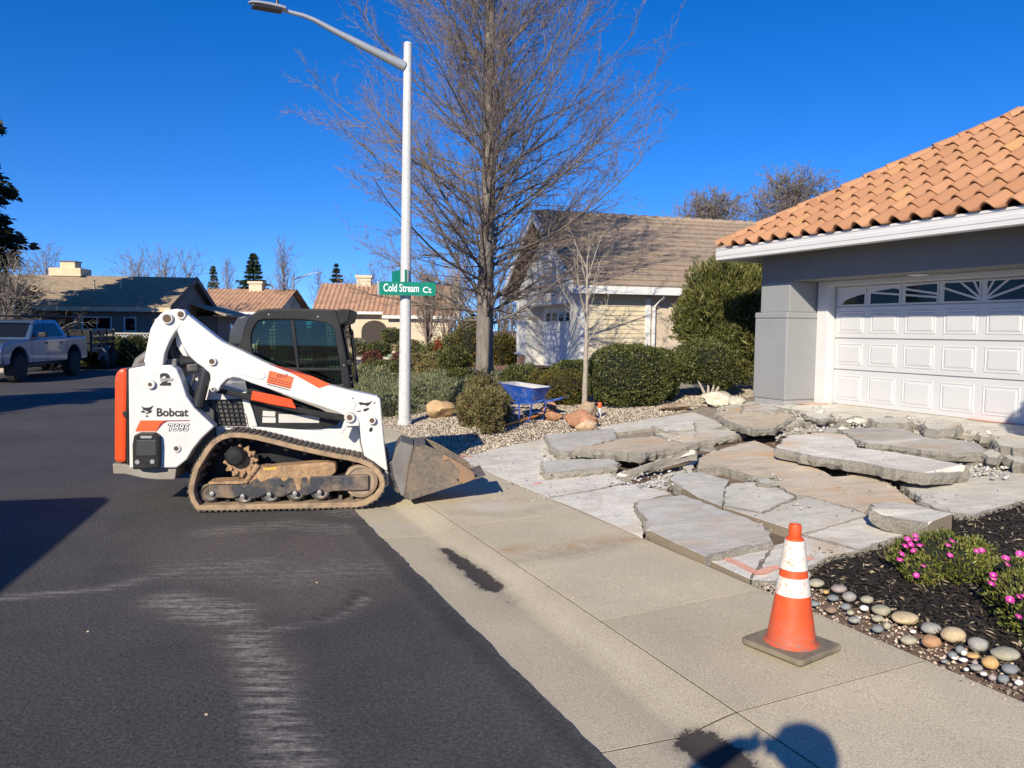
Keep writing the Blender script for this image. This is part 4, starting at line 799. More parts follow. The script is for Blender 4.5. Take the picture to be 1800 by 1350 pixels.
# roof: courses of brown shingle tile
brownT = PM('brown_roof_tile', (.335,.255,.185), rough=.9, var=.22, scale=7, pos=True, stretch=(1,1,1), bmp=.4, bscale=30, bdist=.02)
rf = hbox('ridge_beam', -.35, 12, WB/2-.05, WB/2+.05, zr-.1, zr+.02, brownT)
RL = math.hypot(WB/2+OV, (WB/2+OV)*SLN); nc = 14
for side_ in (0, 1):
    up = ((BB if side_ == 0 else -BB)*1 + Zv*SLN).normalized(); nrm = (AA.cross(up) if side_ == 0 else up.cross(AA)).normalized(); b0 = -OV if side_ == 0 else WB+OV; base = hp(-.42, b0, ZEV)
    for i in range(nc):
        e_ = RL/nc; p0 = base + up*(i*e_); mb = MB(); mb.prism([p0+nrm*.0, p0+nrm*.055, p0+up*(e_+.02)+nrm*.012, p0+up*(e_+.02)], AA*12.6).build('roof_course', brownT, nh)
    MB().box(base + AA*6.3 + up*RL/2 - nrm*.03, (12.5, RL, .05), (AA, up, nrm)).build('roof_deck', PM('deck_wood', (.20,.14,.09), rough=.8), nh)
    MB().prism([base-nrm*.06-AA*.03, base+nrm*.06-AA*.03, base+up*RL+nrm*.06-AA*.03, base+up*(RL-.1)-nrm*.14-AA*.03, base-nrm*.16-AA*.03], AA*.05).build('barge_board', nwh, nh)
    MB().box(base + AA*6.3 - nrm*.10 - (BB if side_ == 0 else -BB)*.03, (12.6, .06, .20), (AA, BB, Zv)).build('fascia', nwh, nh)
for i in range(36): MB().tube([hp(-.42+i*.35, WB/2, zr+.0), hp(-.02+i*.35, WB/2, zr+.03)], [.10,.115], 8).build('ridge_tile', brownT, nh)
# porch wall to the left of the neighbour's garage
hbox('porch_wall', 3.0, 9, WB, WB+3, .1, 2.6, cream); MB().box(hp(6, WB+1.9, 2.75), (7, 4.4, .18), NX).build('porch_roof', brownT, nh); hbox('porch_fascia', 2.4, 2.5, WB-.1, WB+4.1, 2.58, 2.82, nwh)
# ================================================================== dark house at the left
C2 = atd(289, 600, 38); C2.z = 0; g2 = R(7); GB = Vector((-math.sin(g2), math.cos(g2), 0)); GA = Vector((-math.cos(g2), -math.sin(g2), 0)); LX = (GA, -GB, Zv)
lh = empty('ranch_house', C2); tag(lh, 'dark taupe ranch house with long brown tiled roof and square cream chimney', 'house')
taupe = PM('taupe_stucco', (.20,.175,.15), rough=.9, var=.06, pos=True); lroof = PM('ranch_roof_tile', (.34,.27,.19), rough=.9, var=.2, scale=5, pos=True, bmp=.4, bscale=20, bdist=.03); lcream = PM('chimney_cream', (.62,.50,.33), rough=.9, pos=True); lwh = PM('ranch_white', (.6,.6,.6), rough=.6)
def lp(a, b_, z): return C2 + GA*a + GB*b_ + Vector((0,0,z))
def lbox(name, a0, a1, b0, b1, z0, z1, mt, par=lh): return MB().box(lp((a0+a1)/2, (b0+b1)/2, (z0+z1)/2), (a1-a0, b1-b0, z1-z0), LX).build(name, mt, par, bevel=.01)
LWd = 9.4; ZL = 2.62; SLL = .37; zrl = ZL+LWd/2*SLL
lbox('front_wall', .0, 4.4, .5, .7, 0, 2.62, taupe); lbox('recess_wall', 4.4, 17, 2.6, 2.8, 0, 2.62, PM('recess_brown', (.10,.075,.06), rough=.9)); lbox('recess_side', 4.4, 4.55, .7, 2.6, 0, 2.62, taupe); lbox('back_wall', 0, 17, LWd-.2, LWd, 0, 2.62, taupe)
MB().prism([lp(.0, .5, 0), lp(.0, LWd-.3, 0), lp(0, LWd-.3, ZL-.05), lp(0, LWd/2, zrl-.25), lp(0, .5, ZL-.05)], GA*.2).build('gable_wall', taupe, lh)
lbox('gable_wing', -1.2, .0, 5.5, 10.5, 0, 2.3, taupe)
MB().prism([lp(-1.9, 4.4, 2.28), lp(0, 4.4, 2.9), lp(0, 11.5, 2.9), lp(-1.9, 11.5, 2.28)], (0,0,.1)).build('wing_roof', lroof, lh)
for (b0, b1, z0, z1) in ((5.3,5.9,1.3,1.95),(8.0,8.7,1.2,1.9)):
    wf = MB().box(lp(-.02 if b0 < 5.5 else -1.22, (b0+b1)/2, (z0+z1)/2), (.06, b1-b0, z1-z0), LX).build('window', lwh, lh); MB().box(lp(-.06 if b0 < 5.5 else -1.26, (b0+b1)/2, (z0+z1)/2), (.04, b1-b0-.2, z1-z0-.2), LX).build('pane', dark_glass, wf)
for (a0, a1, z0, z1, ml) in ((1.45,2.05,.75,2.15,1),(2.6,4.0,.9,2.15,2)):
    wf = lbox('window', a0, a1, .45, .52, z0, z1, lwh)
    for k in range(ml):
        w_ = (a1-a0-.1)/ml; lbox('pane', a0+.06+k*w_, a0+.01+(k+1)*w_, .43, .455, z0+.07, (z0+z1)/2-.03, dark_glass, wf); lbox('pane', a0+.06+k*w_, a0+.01+(k+1)*w_, .43, .455, (z0+z1)/2+.03, z1-.07, dark_glass, wf)
RLl = math.hypot(LWd/2, LWd/2*SLL); ncl = 18
for side_ in (0, 1):
    up = ((GB if side_ == 0 else -GB) + Zv*SLL).normalized(); nrm = up.cross(GA).normalized() if side_ == 0 else GA.cross(up).normalized()
    if nrm.z < 0: nrm = -nrm
    base = lp(-.35, 0 if side_ == 0 else LWd, ZL)
    for i in range(ncl):
        e_ = RLl/ncl; p0 = base+up*(i*e_); MB().prism([p0, p0+nrm*.075, p0+up*(e_+.02)+nrm*.012, p0+up*(e_+.02)], GA*19).build('roof_course', lroof, lh)
    MB().prism([base-nrm*.22, base+nrm*.07, base+up*RLl+nrm*.07, base+up*RLl-nrm*.22], GA*.05).build('barge_board', PM('barge_dark', (.06,.05,.045), rough=.7), lh)
    MB().box(base+GA*9.5-nrm*.12, (18.9, .06, .22), (GA, GB, Zv)).build('fascia', lcream, lh)
ch = lbox('chimney', 5.55, 6.95, 4.2, 5.4, zrl-.8, zrl+.2, lcream); lbox('chimney_cap', 5.45, 7.05, 4.1, 5.5, zrl-.05, zrl+.38, lcream, ch); lbox('chimney_pot', 5.85, 6.6, 4.4, 5.2, zrl+.38, zrl+.72, lcream, ch); lbox('pot_lid', 5.8, 6.65, 4.35, 5.25, zrl+.72, zrl+.77, PM('lid_dark', (.1,.09,.08)), ch)
for a0 in (2.9, 4.2): MB().tube([lp(a0, 2.6, ZL+2.3*SLL), lp(a0, 2.6, ZL+2.6*SLL+.45)], .05, 8).build('vent_pipe', lcream, lh)
# lattice fence in front
lf = empty('lattice_fence', lp(5, -3.5, 0)); tag(lf, 'pale lattice topped fence in front of the dark ranch house', 'fence')
fw = PM('fence_weathered', (.40,.38,.34), rough=.85, pos=True)
for i in range(24): lbox('picket', -.5+i*.62, .06+i*.62, -3.52, -3.48, .1, .95, fw, lf)
for z0 in (.92, 1.33): lbox('rail', -.6, 14.5, -3.55, -3.45, z0, z0+.07, fw, lf)
mb = MB()
for i in range(110):
    a0 = -.6+i*.135
    for sg in (1, -1): mb.box(lp(a0, -3.5+.01*sg, 1.16), (.035, .012, .5), ((GA*math.cos(R(45))+Zv*sg*math.sin(R(45))), GB, (Zv*math.cos(R(45))-GA*sg*math.sin(R(45)))))
stuff(mb.build('lattice', fw, lf))
# ================================================================== two Spanish-tiled houses far behind
def far_house(name, label, O, ang, L, D, ze, slope, wing=None, chim=None):
    ca, sa = math.cos(ang), math.sin(ang); a_ = Vector((ca, sa, 0)); b__ = Vector((-sa, ca, 0)); X = (a_, b__, Zv)
    h = empty(name, O); tag(h, label, 'house'); wall = PM('far_cream_stucco', (.60,.50,.36), rough=.9, var=.06, pos=True); tile = PM('far_clay_tile', (.43,.25,.15), rough=.9, var=.2, scale=2, pos=True); wht = PM('far_white', (.7,.68,.62), rough=.7)
    def P(a, b_, z): return O + a_*a + b__*b_ + Vector((0,0,z))
    def bx(nm, a0, a1, b0, b1, z0, z1, mt, par=h): return MB().box(P((a0+a1)/2, (b0+b1)/2, (z0+z1)/2), (a1-a0, b1-b0, z1-z0), X).build(nm, mt, par)
    bx('wall', 0, L, .6, D-.6, 0, ze, wall); zr_ = ze+D/2*slope
    def roofplane(p0, ev, upv, Lr, n):                   # ribbed tiles
        nrm = ev.cross(upv).normalized(); nrm = nrm if nrm.z > 0 else -nrm; V = []; F = []; k = n*4
        for r_ in range(9):
            for j in range(k+1): V.append(p0 + ev*(j/k) + upv*(r_/8) + nrm*(.05*math.sin(j*math.pi/2+.6)+.02*(1-(r_ % 2))))
        for r_ in range(8): F += [(r_*(k+1)+j, r_*(k+1)+j+1, (r_+1)*(k+1)+j+1, (r_+1)*(k+1)+j) for j in range(k)]
        MB().add(V, F).build('roof_tiles', tile, h); 
    roofplane(P(-.5, 0, ze), a_*(L+1), b__*(D/2)+Zv*(zr_-ze), 0, int(L/.32)); roofplane(P(-.5, D, ze), a_*(L+1), -b__*(D/2)+Zv*(zr_-ze), 0, int(L/.32))
    bx('fascia', -.5, L+.5, -.05, .02, ze-.18, ze+.02, wht)
    MB().prism([P(0, .6, ze), P(0, D-.6, ze), P(0, D/2, zr_-.2)], a_*.2).build('gable', wall, h); MB().prism([P(L-.2, .6, ze), P(L-.2, D-.6, ze), P(L-.2, D/2, zr_-.2)], a_*.2).build('gable', wall, h)
    if chim: c_ = bx('chimney', chim, chim+1.1, D/2-.4, D/2+.5, zr_-.6, zr_+.6, wall); bx('chimney_cap', chim-.1, chim+1.2, D/2-.5, D/2+.6, zr_+.45, zr_+.65, wall, c_)
    if wing:
        w0, w1, wd = wing; bx('wing_wall', w0, w1, -wd, .6, 0, ze-.2, wall)
        roofplane(P(w0-.4, -wd-.4, ze-.3), a_*(w1-w0+.8), b__*(wd+.8+2)+Zv*(wd+2.8)*slope*.9, 0, int((w1-w0)/.32)); bx('fascia', w0-.4, w1+.4, -wd-.45, -wd-.38, ze-.5, ze-.28, wht)
    return h, P, bx
O1 = atd(560, 612, 56); O1.z = .0
h1, P1, bx1 = far_house('tiled_house', 'cream house with orange clay tile roof and arched entry beyond the loader cab', O1, R(4), 9.6, 9, 2.9, .5, (5.2, 9.4, 2.2), 2.2)
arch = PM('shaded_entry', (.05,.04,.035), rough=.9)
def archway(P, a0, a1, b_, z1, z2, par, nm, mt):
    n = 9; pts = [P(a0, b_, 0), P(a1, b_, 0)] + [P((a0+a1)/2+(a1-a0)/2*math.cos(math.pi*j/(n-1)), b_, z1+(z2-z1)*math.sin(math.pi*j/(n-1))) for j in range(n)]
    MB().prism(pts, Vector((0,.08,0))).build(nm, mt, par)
archway(P1, 3.0, 4.9, .5, 1.5, 2.3, h1, 'entry_arch', arch); archway(P1, 6.2, 6.7, -2.3, 1.5, 1.9, h1, 'arched_window', dark_glass); archway(P1, 1.0, 2.4, .5, 1.4, 1.9, h1, 'arched_window', dark_glass)
bx1('door', 4.95, 5.15, .2, .6, .0, 1.9, PM('door_red', (.2,.05,.05)), h1)
O2 = atd(335, 612, 62); O2.z = 0
h2, P2, bx2 = far_house('tiled_house', 'clay tile roofed house half hidden behind the loader arm and ranch house', O2, R(-3), 6.7, 9, 2.9, .45, None, 3.2)
archway(P2, 2.6, 3.2, .5, 1.2, 1.6, h2, 'arched_window', dark_glass)
for a0 in (4.5,): bx2('window', a0, a0+1.2, .52, .6, .9, 2.1, dark_glass, h2)
# ================================================================== vegetation
def leaf_mesh(C, D, Nn, L, W, fold=True):
    """C centres, D directions, Nn normals (n,3); L, W sizes (n,) -> folded leaf quads"""
    n = len(C); S = np.cross(D, Nn); S /= np.linalg.norm(S, axis=1, keepdims=True)+1e-9; L = L[:, None]; W = W[:, None]
    V = np.stack([C-D*L*.5, C+S*W*.5+Nn*W*.12, C+D*L*.5, C-S*W*.5+Nn*W*.12], 1); F = np.array([[0,1,2],[0,2,3]])[None]+np.arange(n)[:, None, None]*4
    return V.reshape(-1, 3), F.reshape(-1, 3)
def unit(v): return v/(np.linalg.norm(v, axis=1, keepdims=True)+1e-9)
def blob_pts(lobes, n, shell=.25, bump_=.18, power=2.0, seed=0):
    """points near the surface of a group of uneven ellipsoids (cx,cy,cz,rx,ry,rz)"""
    r = np.random.default_rng(seed); lob = np.array(lobes, float); wt = (lob[:, 3]*lob[:, 4]+lob[:, 3]*lob[:, 5]+lob[:, 4]*lob[:, 5]); k = r.choice(len(lob), n, p=wt/wt.sum())
    u = unit(r.normal(size=(n, 3))); ph = r.uniform(0, 6.28, (len(lob), 6))
    q = u if power == 2 else u/((np.abs(u)**power).sum(1)**(1/power))[:, None]
    rad = 1 - np.abs(r.normal(0, shell, n)) + bump_*(np.sin(u[:, 0]*5+ph[k, 0])*np.sin(u[:, 1]*6+ph[k, 1])*np.sin(u[:, 2]*5+ph[k, 2])) + bump_*.5*np.sin(u[:, 0]*13+ph[k, 3])*np.sin(u[:, 1]*12+ph[k, 4])*np.sin(u[:, 2]*14+ph[k, 5])
    P = lob[k, :3] + q*rad[:, None]*lob[k, 3:]; return P, u
def foliage(name, lobes, n, L, W, mat, parent, upw=.4, shell=.22, bump_=.18, zmin=None, seed=0, power=2.0, spread=.9):
    P, u = blob_pts(lobes, n, shell, bump_, power, seed); r = np.random.default_rng(seed+99)
    if zmin is not None: m_ = P[:, 2] > zmin; P, u = P[m_], u[m_]
    n = len(P); D = unit(u + r.normal(0, spread, (n, 3)) + np.array([0, 0, upw])); Nn = unit(np.cross(D, unit(r.normal(size=(n, 3))))); f = r.uniform(.6, 1.35, n)
    V, F = leaf_mesh(P, D, Nn, L*f, W*f); o = npmesh(name, V, F, mat, parent); return o
bark = PM('grey_bark', (.19,.165,.14), rough=.95, var=.3, scale=14, bmp=.8, bscale=30, bdist=.02, stretch=(1,1,.25)); barkD = PM('dark_bark', (.09,.075,.062), rough=.95, var=.3, scale=14, bmp=.7, bscale=30); barkL = PM('limb_bark', (.15,.125,.105), rough=.95, var=.25); twigM = PM('twig_bark', (.195,.15,.118), rough=.9, var=.25, island=.3); paleB = PM('pale_bark', (.34,.29,.235), rough=.9, var=.2, scale=12, bmp=.5, bscale=40); twigG = PM('grey_twig', (.21,.175,.15), rough=.9, var=.25, island=.3)
def seg_mesh(name, A, B, ra, rb, k, mat, parent):
    A, B = np.asarray(A, float), np.asarray(B, float); ra, rb = np.asarray(ra)[:, None], np.asarray(rb)[:, None]; n = len(A); D = unit(B-A); h = np.where(np.abs(D[:, 2:3]) > .9, np.array([[1., 0, 0]]), np.array([[0, 0, 1.]])); S = unit(np.cross(D, h)); T = np.cross(D, S); V = []
    for P, r_ in ((A, ra), (B, rb)):
        for j in range(k): a = 2*math.pi*j/k; V.append(P+(S*math.cos(a)+T*math.sin(a))*r_)
    V = np.stack(V, 1).reshape(-1, 3); F = np.array([[j, (j+1) % k, k+(j+1) % k, k+j] for j in range(k)])[None]+np.arange(n)[:, None, None]*2*k
    return npmesh(name, V, F.reshape(-1, 4), mat, parent, smooth=(k > 4))
def grow(r, segs, p, d, L, rad, lev, maxlev, cfg):
    """adds segments; lev 0 = limb"""
    ns = cfg['ns'][min(lev, len(cfg['ns'])-1)]; st = L/ns; q = p.copy(); pts = [(q.copy(), rad)]
    for i in range(ns):
        d = d + r.normal(0, cfg['wob'], 3) + np.array([0, 0, cfg['up'][min(lev, len(cfg['up'])-1)]]); d /= np.linalg.norm(d); q2 = q+d*st; r2 = rad*(1-.80*(i+1)/ns)
        segs.append((q, q2, rad*(1-.80*i/ns), r2, lev)); q = q2; pts.append((q.copy(), r2))
        if lev < maxlev:
            kids = cfg['kids'][lev]
            cnt = int(kids/ns + r.random())
            for _ in range(cnt):
                ax = r.normal(size=3); ax -= d*(ax@d); ax /= np.linalg.norm(ax)+1e-9; an = r.uniform(*cfg['ang']); nd = d*math.cos(an)+ax*math.sin(an)
                grow(r, segs, q2 - d*st*r.random(), nd, L*r.uniform(*cfg['len'])*(1-.35*i/ns), max(r2*.62, cfg['rmin']), lev+1, maxlev, cfg)
def bare_tree(name, base, H, trunk_r, crown_z0, nlimb, limbL, cfg, mats, label, cat='tree', seed=0, lean=(0,0), limb_ang=(45,70), trunks=1, group=None, maxlev=2, taper_top=.25, limbk=.40):
    r = np.random.default_rng(seed); t = empty(name, base); tag(t, label, cat, group); segs = []; tp = MB()
    for tr in range(trunks):
        off = np.zeros(3) if trunks == 1 else np.append(r.normal(0, .06*H*.2, 2), 0); pts = []; n = 16; ln = np.array([lean[0]+(r.normal(0, .16) if trunks > 1 else 0), lean[1]+(r.normal(0, .16) if trunks > 1 else 0)]); Ht = H*(r.uniform(.7, 1) if trunks > 1 else 1); w = np.zeros(2)
        for i in range(n+1):
            f = i/n; w += r.normal(0, .012*H/8, 2); pts.append(np.array([base[0]+off[0]+ln[0]*H*f+w[0], base[1]+off[1]+ln[1]*H*f+w[1], base[2]-.1+Ht*f]))
        rad = [trunk_r*(1.35 if i == 0 else 1.0)*(1-f)**.75*(1-.0)+.006 for i, f in enumerate(np.linspace(0, 1, n+1))]
        tp.tube([Vector(p) for p in pts], rad, 12)
        for i in range(nlimb//trunks):
            f = crown_z0 + (1-crown_z0)*((i+r.random())/(nlimb/trunks))*.97; x = f*n; k = min(int(x), n-1); p = pts[k]*(1-(x-k))+pts[k+1]*(x-k); az = i*2.4+r.uniform(-.5, .5); u_ = (f-crown_z0)/(1-crown_z0)
            an = R(r.uniform(*limb_ang))*(1-.45*u_); d = np.array([math.cos(az)*math.sin(an), math.sin(az)*math.sin(an), math.cos(an)]); LL = limbL*((1-u_)**.6*(1-taper_top)+taper_top)*(.75+.5*min(1, u_*4+.3))*r.uniform(.8, 1.15)
            grow(r, segs, p, d, LL, max(.012, trunk_r*(1-f)**.75*limbk), 0, maxlev, cfg)
    tp.build('trunk', mats[0], t, smooth=True)
    lev = np.array([s[4] for s in segs]); A = np.array([s[0] for s in segs]); B = np.array([s[1] for s in segs]); ra = np.array([s[2] for s in segs]); rb = np.array([s[3] for s in segs])
    m_ = lev == 0; stuff(seg_mesh('limbs', A[m_], B[m_], ra[m_], rb[m_], 6, mats[0] if len(mats) < 3 else mats[2], t)); m_ = ~m_; 
    if m_.any(): stuff(seg_mesh('twigs', A[m_], B[m_], ra[m_], rb[m_], 3, mats[1], t))
    return t
# big bare tree
tb = atd(850, 640, 17.0); tb.z = zg(tb.x, tb.y)
bare_tree('bare_tree', tuple(tb), 11.8, .20, .13, 130, 3.7, dict(ns=[8,5,4,3], wob=.06, up=[.05,.04,.03,.02], kids=[17,8,4], ang=(.35,.8), len=(.24,.42), rmin=.0040), (bark, twigM, barkL), 'tall leafless tree with a dense twiggy crown beside the lamp post', seed=11, limb_ang=(55,84), maxlev=3, taper_top=.24, limbk=.19)
# sapling in the gravel bed
sb = G(1027, 722); bare_tree('sapling', tuple(sb), 2.75, .045, .45, 11, 1.15, dict(ns=[6,4], wob=.08, up=[.10,.06], kids=[5,3], ang=(.4,.9), len=(.25,.5), rmin=.0035), (paleB, paleB), 'slim pale leafless sapling standing in front of the clipped hedge', seed=5, limb_ang=(25,50), lean=(.01,0), maxlev=2)
# background bare trees
bgc = dict(ns=[6,4,3], wob=.10, up=[.06,.04,.02], kids=[7,5,3], ang=(.4,.9), len=(.3,.5), rmin=.012)
def bgtree(px, d, H, r_, n, L, label, seed, trunks=1, mats=(twigG, twigG), c0=.2, ang=(35,65), lev=2, cfg=None, name='bare_tree', z=0.0):
    q = atd(px, 600, d); q.z = z; return bare_tree(name, tuple(q), H, r_, c0, n, L, cfg or bgc, mats, label, seed=seed, trunks=trunks, limb_ang=ang, maxlev=lev, group='leafless trees in the background')
oakc = dict(ns=[6,5,4], wob=.20, up=[.03,.02,.0], kids=[13,9,4], ang=(.5,1.1), len=(.3,.45), rmin=.02)
bgtree(1245, 62, 11.4, .40, 80, 4.4, 'round crowned leafless oak behind the brown roof, left of two', 21, 1, (barkD, twigG), .5, (40,80), 2, oakc)
bgtree(1385, 60, 12.4, .42, 84, 4.8, 'round crowned leafless oak rising over the terracotta roof, right of two', 22, 1, (barkD, twigG), .5, (40,80), 2, oakc)
bgtree(500, 66, 8.6, .16, 34, 2.8, 'tall narrow leafless tree beside the far street lamp', 23, 1, (twigG, twigG), .15, (20,40))
bgtree(400, 80, 8.2, .14, 30, 2.6, 'thin leafless tree between the ranch house and the left conifer', 24, 1, (twigG, twigG), .15, (20,45))
bgtree(560, 84, 7.6, .14, 28, 2.4, 'small leafless tree behind the far clay roof', 25, 1, (twigG, twigG), .15, (25,50))
bgtree(300, 56, 6.8, .2, 30, 3.2, 'wide leafless tree showing above the ranch roof, right of its chimney', 26, 2, (twigG, twigG), .3, (40,70))
bgtree(235, 58, 6.4, .2, 26, 3.0, 'low leafless tree top over the middle of the ranch roof', 27, 2, (twigG, twigG), .3, (40,70))
bgtree(84, 60, 7.2, .2, 26, 2.6, 'leafless tree just left of the cream chimney', 28, 1, (twigG, twigG), .3, (30,60))
bgtree(640, 62, 6.6, .18, 34, 3.2, 'leafless tree above the far clay roof beside the lamp post', 29, 2, (twigG, twigG), .25, (30,60))
mt_ = dict(ns=[6,4,3], wob=.09, up=[.06,.03,.02], kids=[9,6,3], ang=(.35,.8), len=(.3,.5), rmin=.007)
bgtree(752, 34, 4.3, .07, 60, 1.5, 'brown multi-stemmed leafless shrub behind the lamp post', 31, 6, (twigM, twigM), .3, (15,40), 2, mt_, 'leafless_shrub')
bgtree(790, 40, 4.6, .07, 48, 1.6, 'brown leafless shrub mass between lamp post and big tree', 32, 5, (twigM, twigM), .3, (15,40), 2, mt_, 'leafless_shrub')
bgtree(806, 28, 4.2, .065, 16, 1.4, 'young pale tree trunk left of the big bare trunk', 33, 1, (paleB, paleB), .45, (30,60), 2, mt_, 'young_tree')
bgtree(902, 27.5, 3.4, .05, 50, 1.2, 'reddish leafless shrub against the neighbour porch wall', 34, 6, (twigM, twigM), .15, (15,45), 2, mt_, 'leafless_shrub', z=.3)
bgtree(872, 36, 4.6, .07, 50, 1.7, 'tangled leafless shrub behind the big bare trunk', 35, 5, (twigM, twigM), .2, (20,50), 2, mt_, 'leafless_shrub')
shc = dict(ns=[7,5,4], wob=.22, up=[.02,.0,-.01], kids=[10,7,3], ang=(.4,1.0), len=(.35,.55), rmin=.008)
bgtree(10, 27.5, 3.9, .14, 60, 2.0, 'grey gnarled leafless tree above the pickup at the left edge', 36, 3, (paleB, twigG), .25, (40,85), 2, shc, 'gnarled_tree')
# conifers
needle = LEAF('conifer_needles', (.018,.035,.018), (.05,.075,.035)); needleD = LEAF('dark_conifer', (.006,.012,.006), (.022,.034,.014)); needleB = LEAF('blue_conifer', (.05,.085,.06), (.10,.14,.10))
def conifer(name, q, H, Rr, n, mat, label, L=.5, W=.14, z0=.08, seed=0, pw=.9, group=None):
    r = np.random.default_rng(seed); t = empty(name, q); tag(t, label, 'tree', group); MB().tube([Vector(q), Vector(q)+Vector((0,0,H*.97))], [Rr*.09, .02], 8).build('trunk', barkD, t)
    tiers = max(14, int(H*3.0)); C = []; D = []
    for i in range(tiers):
        f = z0+(1-z0)*(i+.5*r.random())/tiers; rad = Rr*(1-f)**pw*r.uniform(.72, 1.12)+.08; nb = int(9*(1-f)+5); a0 = r.uniform(0, 6.28)
        for b_ in range(nb):
            a = a0+6.28*b_/nb+r.uniform(-.25, .25); m_ = max(4, int(n/tiers/nb)); rr = rad*r.uniform(.65, 1.1); x = r.uniform(.12, 1, m_)**.75*rr; lat = r.normal(0, .12, m_)*rr*(.4+x/rr*.6)
            C.append(np.stack([q[0]+np.cos(a)*x-np.sin(a)*lat, q[1]+np.sin(a)*x+np.cos(a)*lat, q[2]+H*f-.22*x+.12*x*x/max(rr,.3)+r.normal(0, .06*H/10, m_)], 1)); D.append(np.tile([[math.cos(a), math.sin(a), -.25]], (m_, 1)))
    C = np.concatenate(C); D = unit(np.concatenate(D)+r.normal(0, .5, (len(C), 3))); Nn = unit(np.cross(D, unit(r.normal(size=(len(C), 3))))); f = r.uniform(.6, 1.3, len(C)); V, F = leaf_mesh(C, D, Nn, L*f, W*f); npmesh('crown', V, F, mat, t); return t
cg = 'conifers beyond the houses'
conifer('conifer', tuple(atd(447, 600, 72).xy)+(0,), 8.6, 3.6, 12000, needle, 'broad dark conifer beyond the roofs, left of the far lamp', .38, .11, .05, 41, group=cg)
conifer('conifer', tuple(atd(592, 600, 84).xy)+(0,), 8.6, 2.6, 9000, needle, 'narrow dark conifer right of the far street lamp', .36, .10, .05, 42, group=cg)
conifer('conifer', tuple(atd(377, 600, 82).xy)+(0,), 8.2, 2.0, 6000, needleB, 'slim pale green conifer beside the ranch gable', .36, .09, .05, 43, group=cg)
conifer('evergreen_tree', tuple(atd(-92, 600, 31).xy)+(0,), 14.2, 3.4, 60000, needleD, 'tall black-green evergreen at the left edge of the picture', .36, .14, .04, 44, pw=.5)
conifer('evergreen_tree', (-14.6, 7.3, 0), 9.5, 3.2, 16000, needleD, 'second tall evergreen standing outside the picture at left', .34, .12, .04, 45, pw=.6)
# hedges and shrubs -------------------------------------------------------------------------------------
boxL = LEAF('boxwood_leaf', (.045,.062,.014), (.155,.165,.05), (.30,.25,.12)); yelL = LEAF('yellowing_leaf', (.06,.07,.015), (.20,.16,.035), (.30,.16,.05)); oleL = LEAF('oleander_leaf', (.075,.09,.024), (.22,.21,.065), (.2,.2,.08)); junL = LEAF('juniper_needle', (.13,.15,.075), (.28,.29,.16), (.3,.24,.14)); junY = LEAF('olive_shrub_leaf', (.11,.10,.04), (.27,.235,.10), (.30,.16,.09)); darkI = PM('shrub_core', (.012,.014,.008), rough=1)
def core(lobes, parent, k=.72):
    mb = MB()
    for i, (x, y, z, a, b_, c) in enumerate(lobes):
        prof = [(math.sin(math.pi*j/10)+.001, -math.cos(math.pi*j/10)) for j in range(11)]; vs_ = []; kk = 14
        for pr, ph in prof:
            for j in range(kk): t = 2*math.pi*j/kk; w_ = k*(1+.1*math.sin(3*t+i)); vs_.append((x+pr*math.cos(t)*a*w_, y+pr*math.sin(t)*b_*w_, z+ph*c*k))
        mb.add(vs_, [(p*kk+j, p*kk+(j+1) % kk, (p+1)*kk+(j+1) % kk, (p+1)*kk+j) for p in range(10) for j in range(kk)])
    o = mb.build('shade_core', darkI, parent, smooth=True); return stuff(o)  # near-black solid lobes: the shade inside the foliage, put in as colour
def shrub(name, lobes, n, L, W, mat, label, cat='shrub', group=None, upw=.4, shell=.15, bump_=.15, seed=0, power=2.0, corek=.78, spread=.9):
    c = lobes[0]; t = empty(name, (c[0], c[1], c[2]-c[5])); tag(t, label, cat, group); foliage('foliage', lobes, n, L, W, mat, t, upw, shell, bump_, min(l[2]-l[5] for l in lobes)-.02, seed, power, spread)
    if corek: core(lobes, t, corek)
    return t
def lobe(px, pyb, w_px, h_px, depth=None, lift=0, dist=None):
    """ellipsoid standing on the ground where the photo shows its foot"""
    q = G(px, pyb) if dist is None else atd(px, pyb, dist)
    if dist is not None: q.z = zg(q.x, q.y)
    k = q.y/FPX; w_ = w_px*k/2; h = h_px*k/2; d = depth/2 if depth else w_; return (q.x, q.y+d*.7, q.z+h*.96+lift, w_, d, h)
hg = 'clipped shrubs in the gravel bed'
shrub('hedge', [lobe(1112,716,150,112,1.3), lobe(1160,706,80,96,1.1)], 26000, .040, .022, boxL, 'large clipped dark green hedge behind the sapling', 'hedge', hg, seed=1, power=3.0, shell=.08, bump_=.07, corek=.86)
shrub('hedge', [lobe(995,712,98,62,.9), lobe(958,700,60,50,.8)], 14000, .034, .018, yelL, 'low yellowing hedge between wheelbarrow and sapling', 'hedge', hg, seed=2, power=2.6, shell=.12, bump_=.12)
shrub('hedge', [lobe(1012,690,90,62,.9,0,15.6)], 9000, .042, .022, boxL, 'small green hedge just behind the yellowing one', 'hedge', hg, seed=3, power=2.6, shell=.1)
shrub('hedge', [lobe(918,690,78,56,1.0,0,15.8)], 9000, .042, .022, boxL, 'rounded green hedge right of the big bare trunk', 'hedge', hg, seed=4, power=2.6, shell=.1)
shrub('shrub', [lobe(808,690,62,50,1.0,0,16.6)], 7000, .045, .024, boxL, 'rounded green shrub left of the big bare trunk', 'shrub', hg, seed=5, shell=.12)
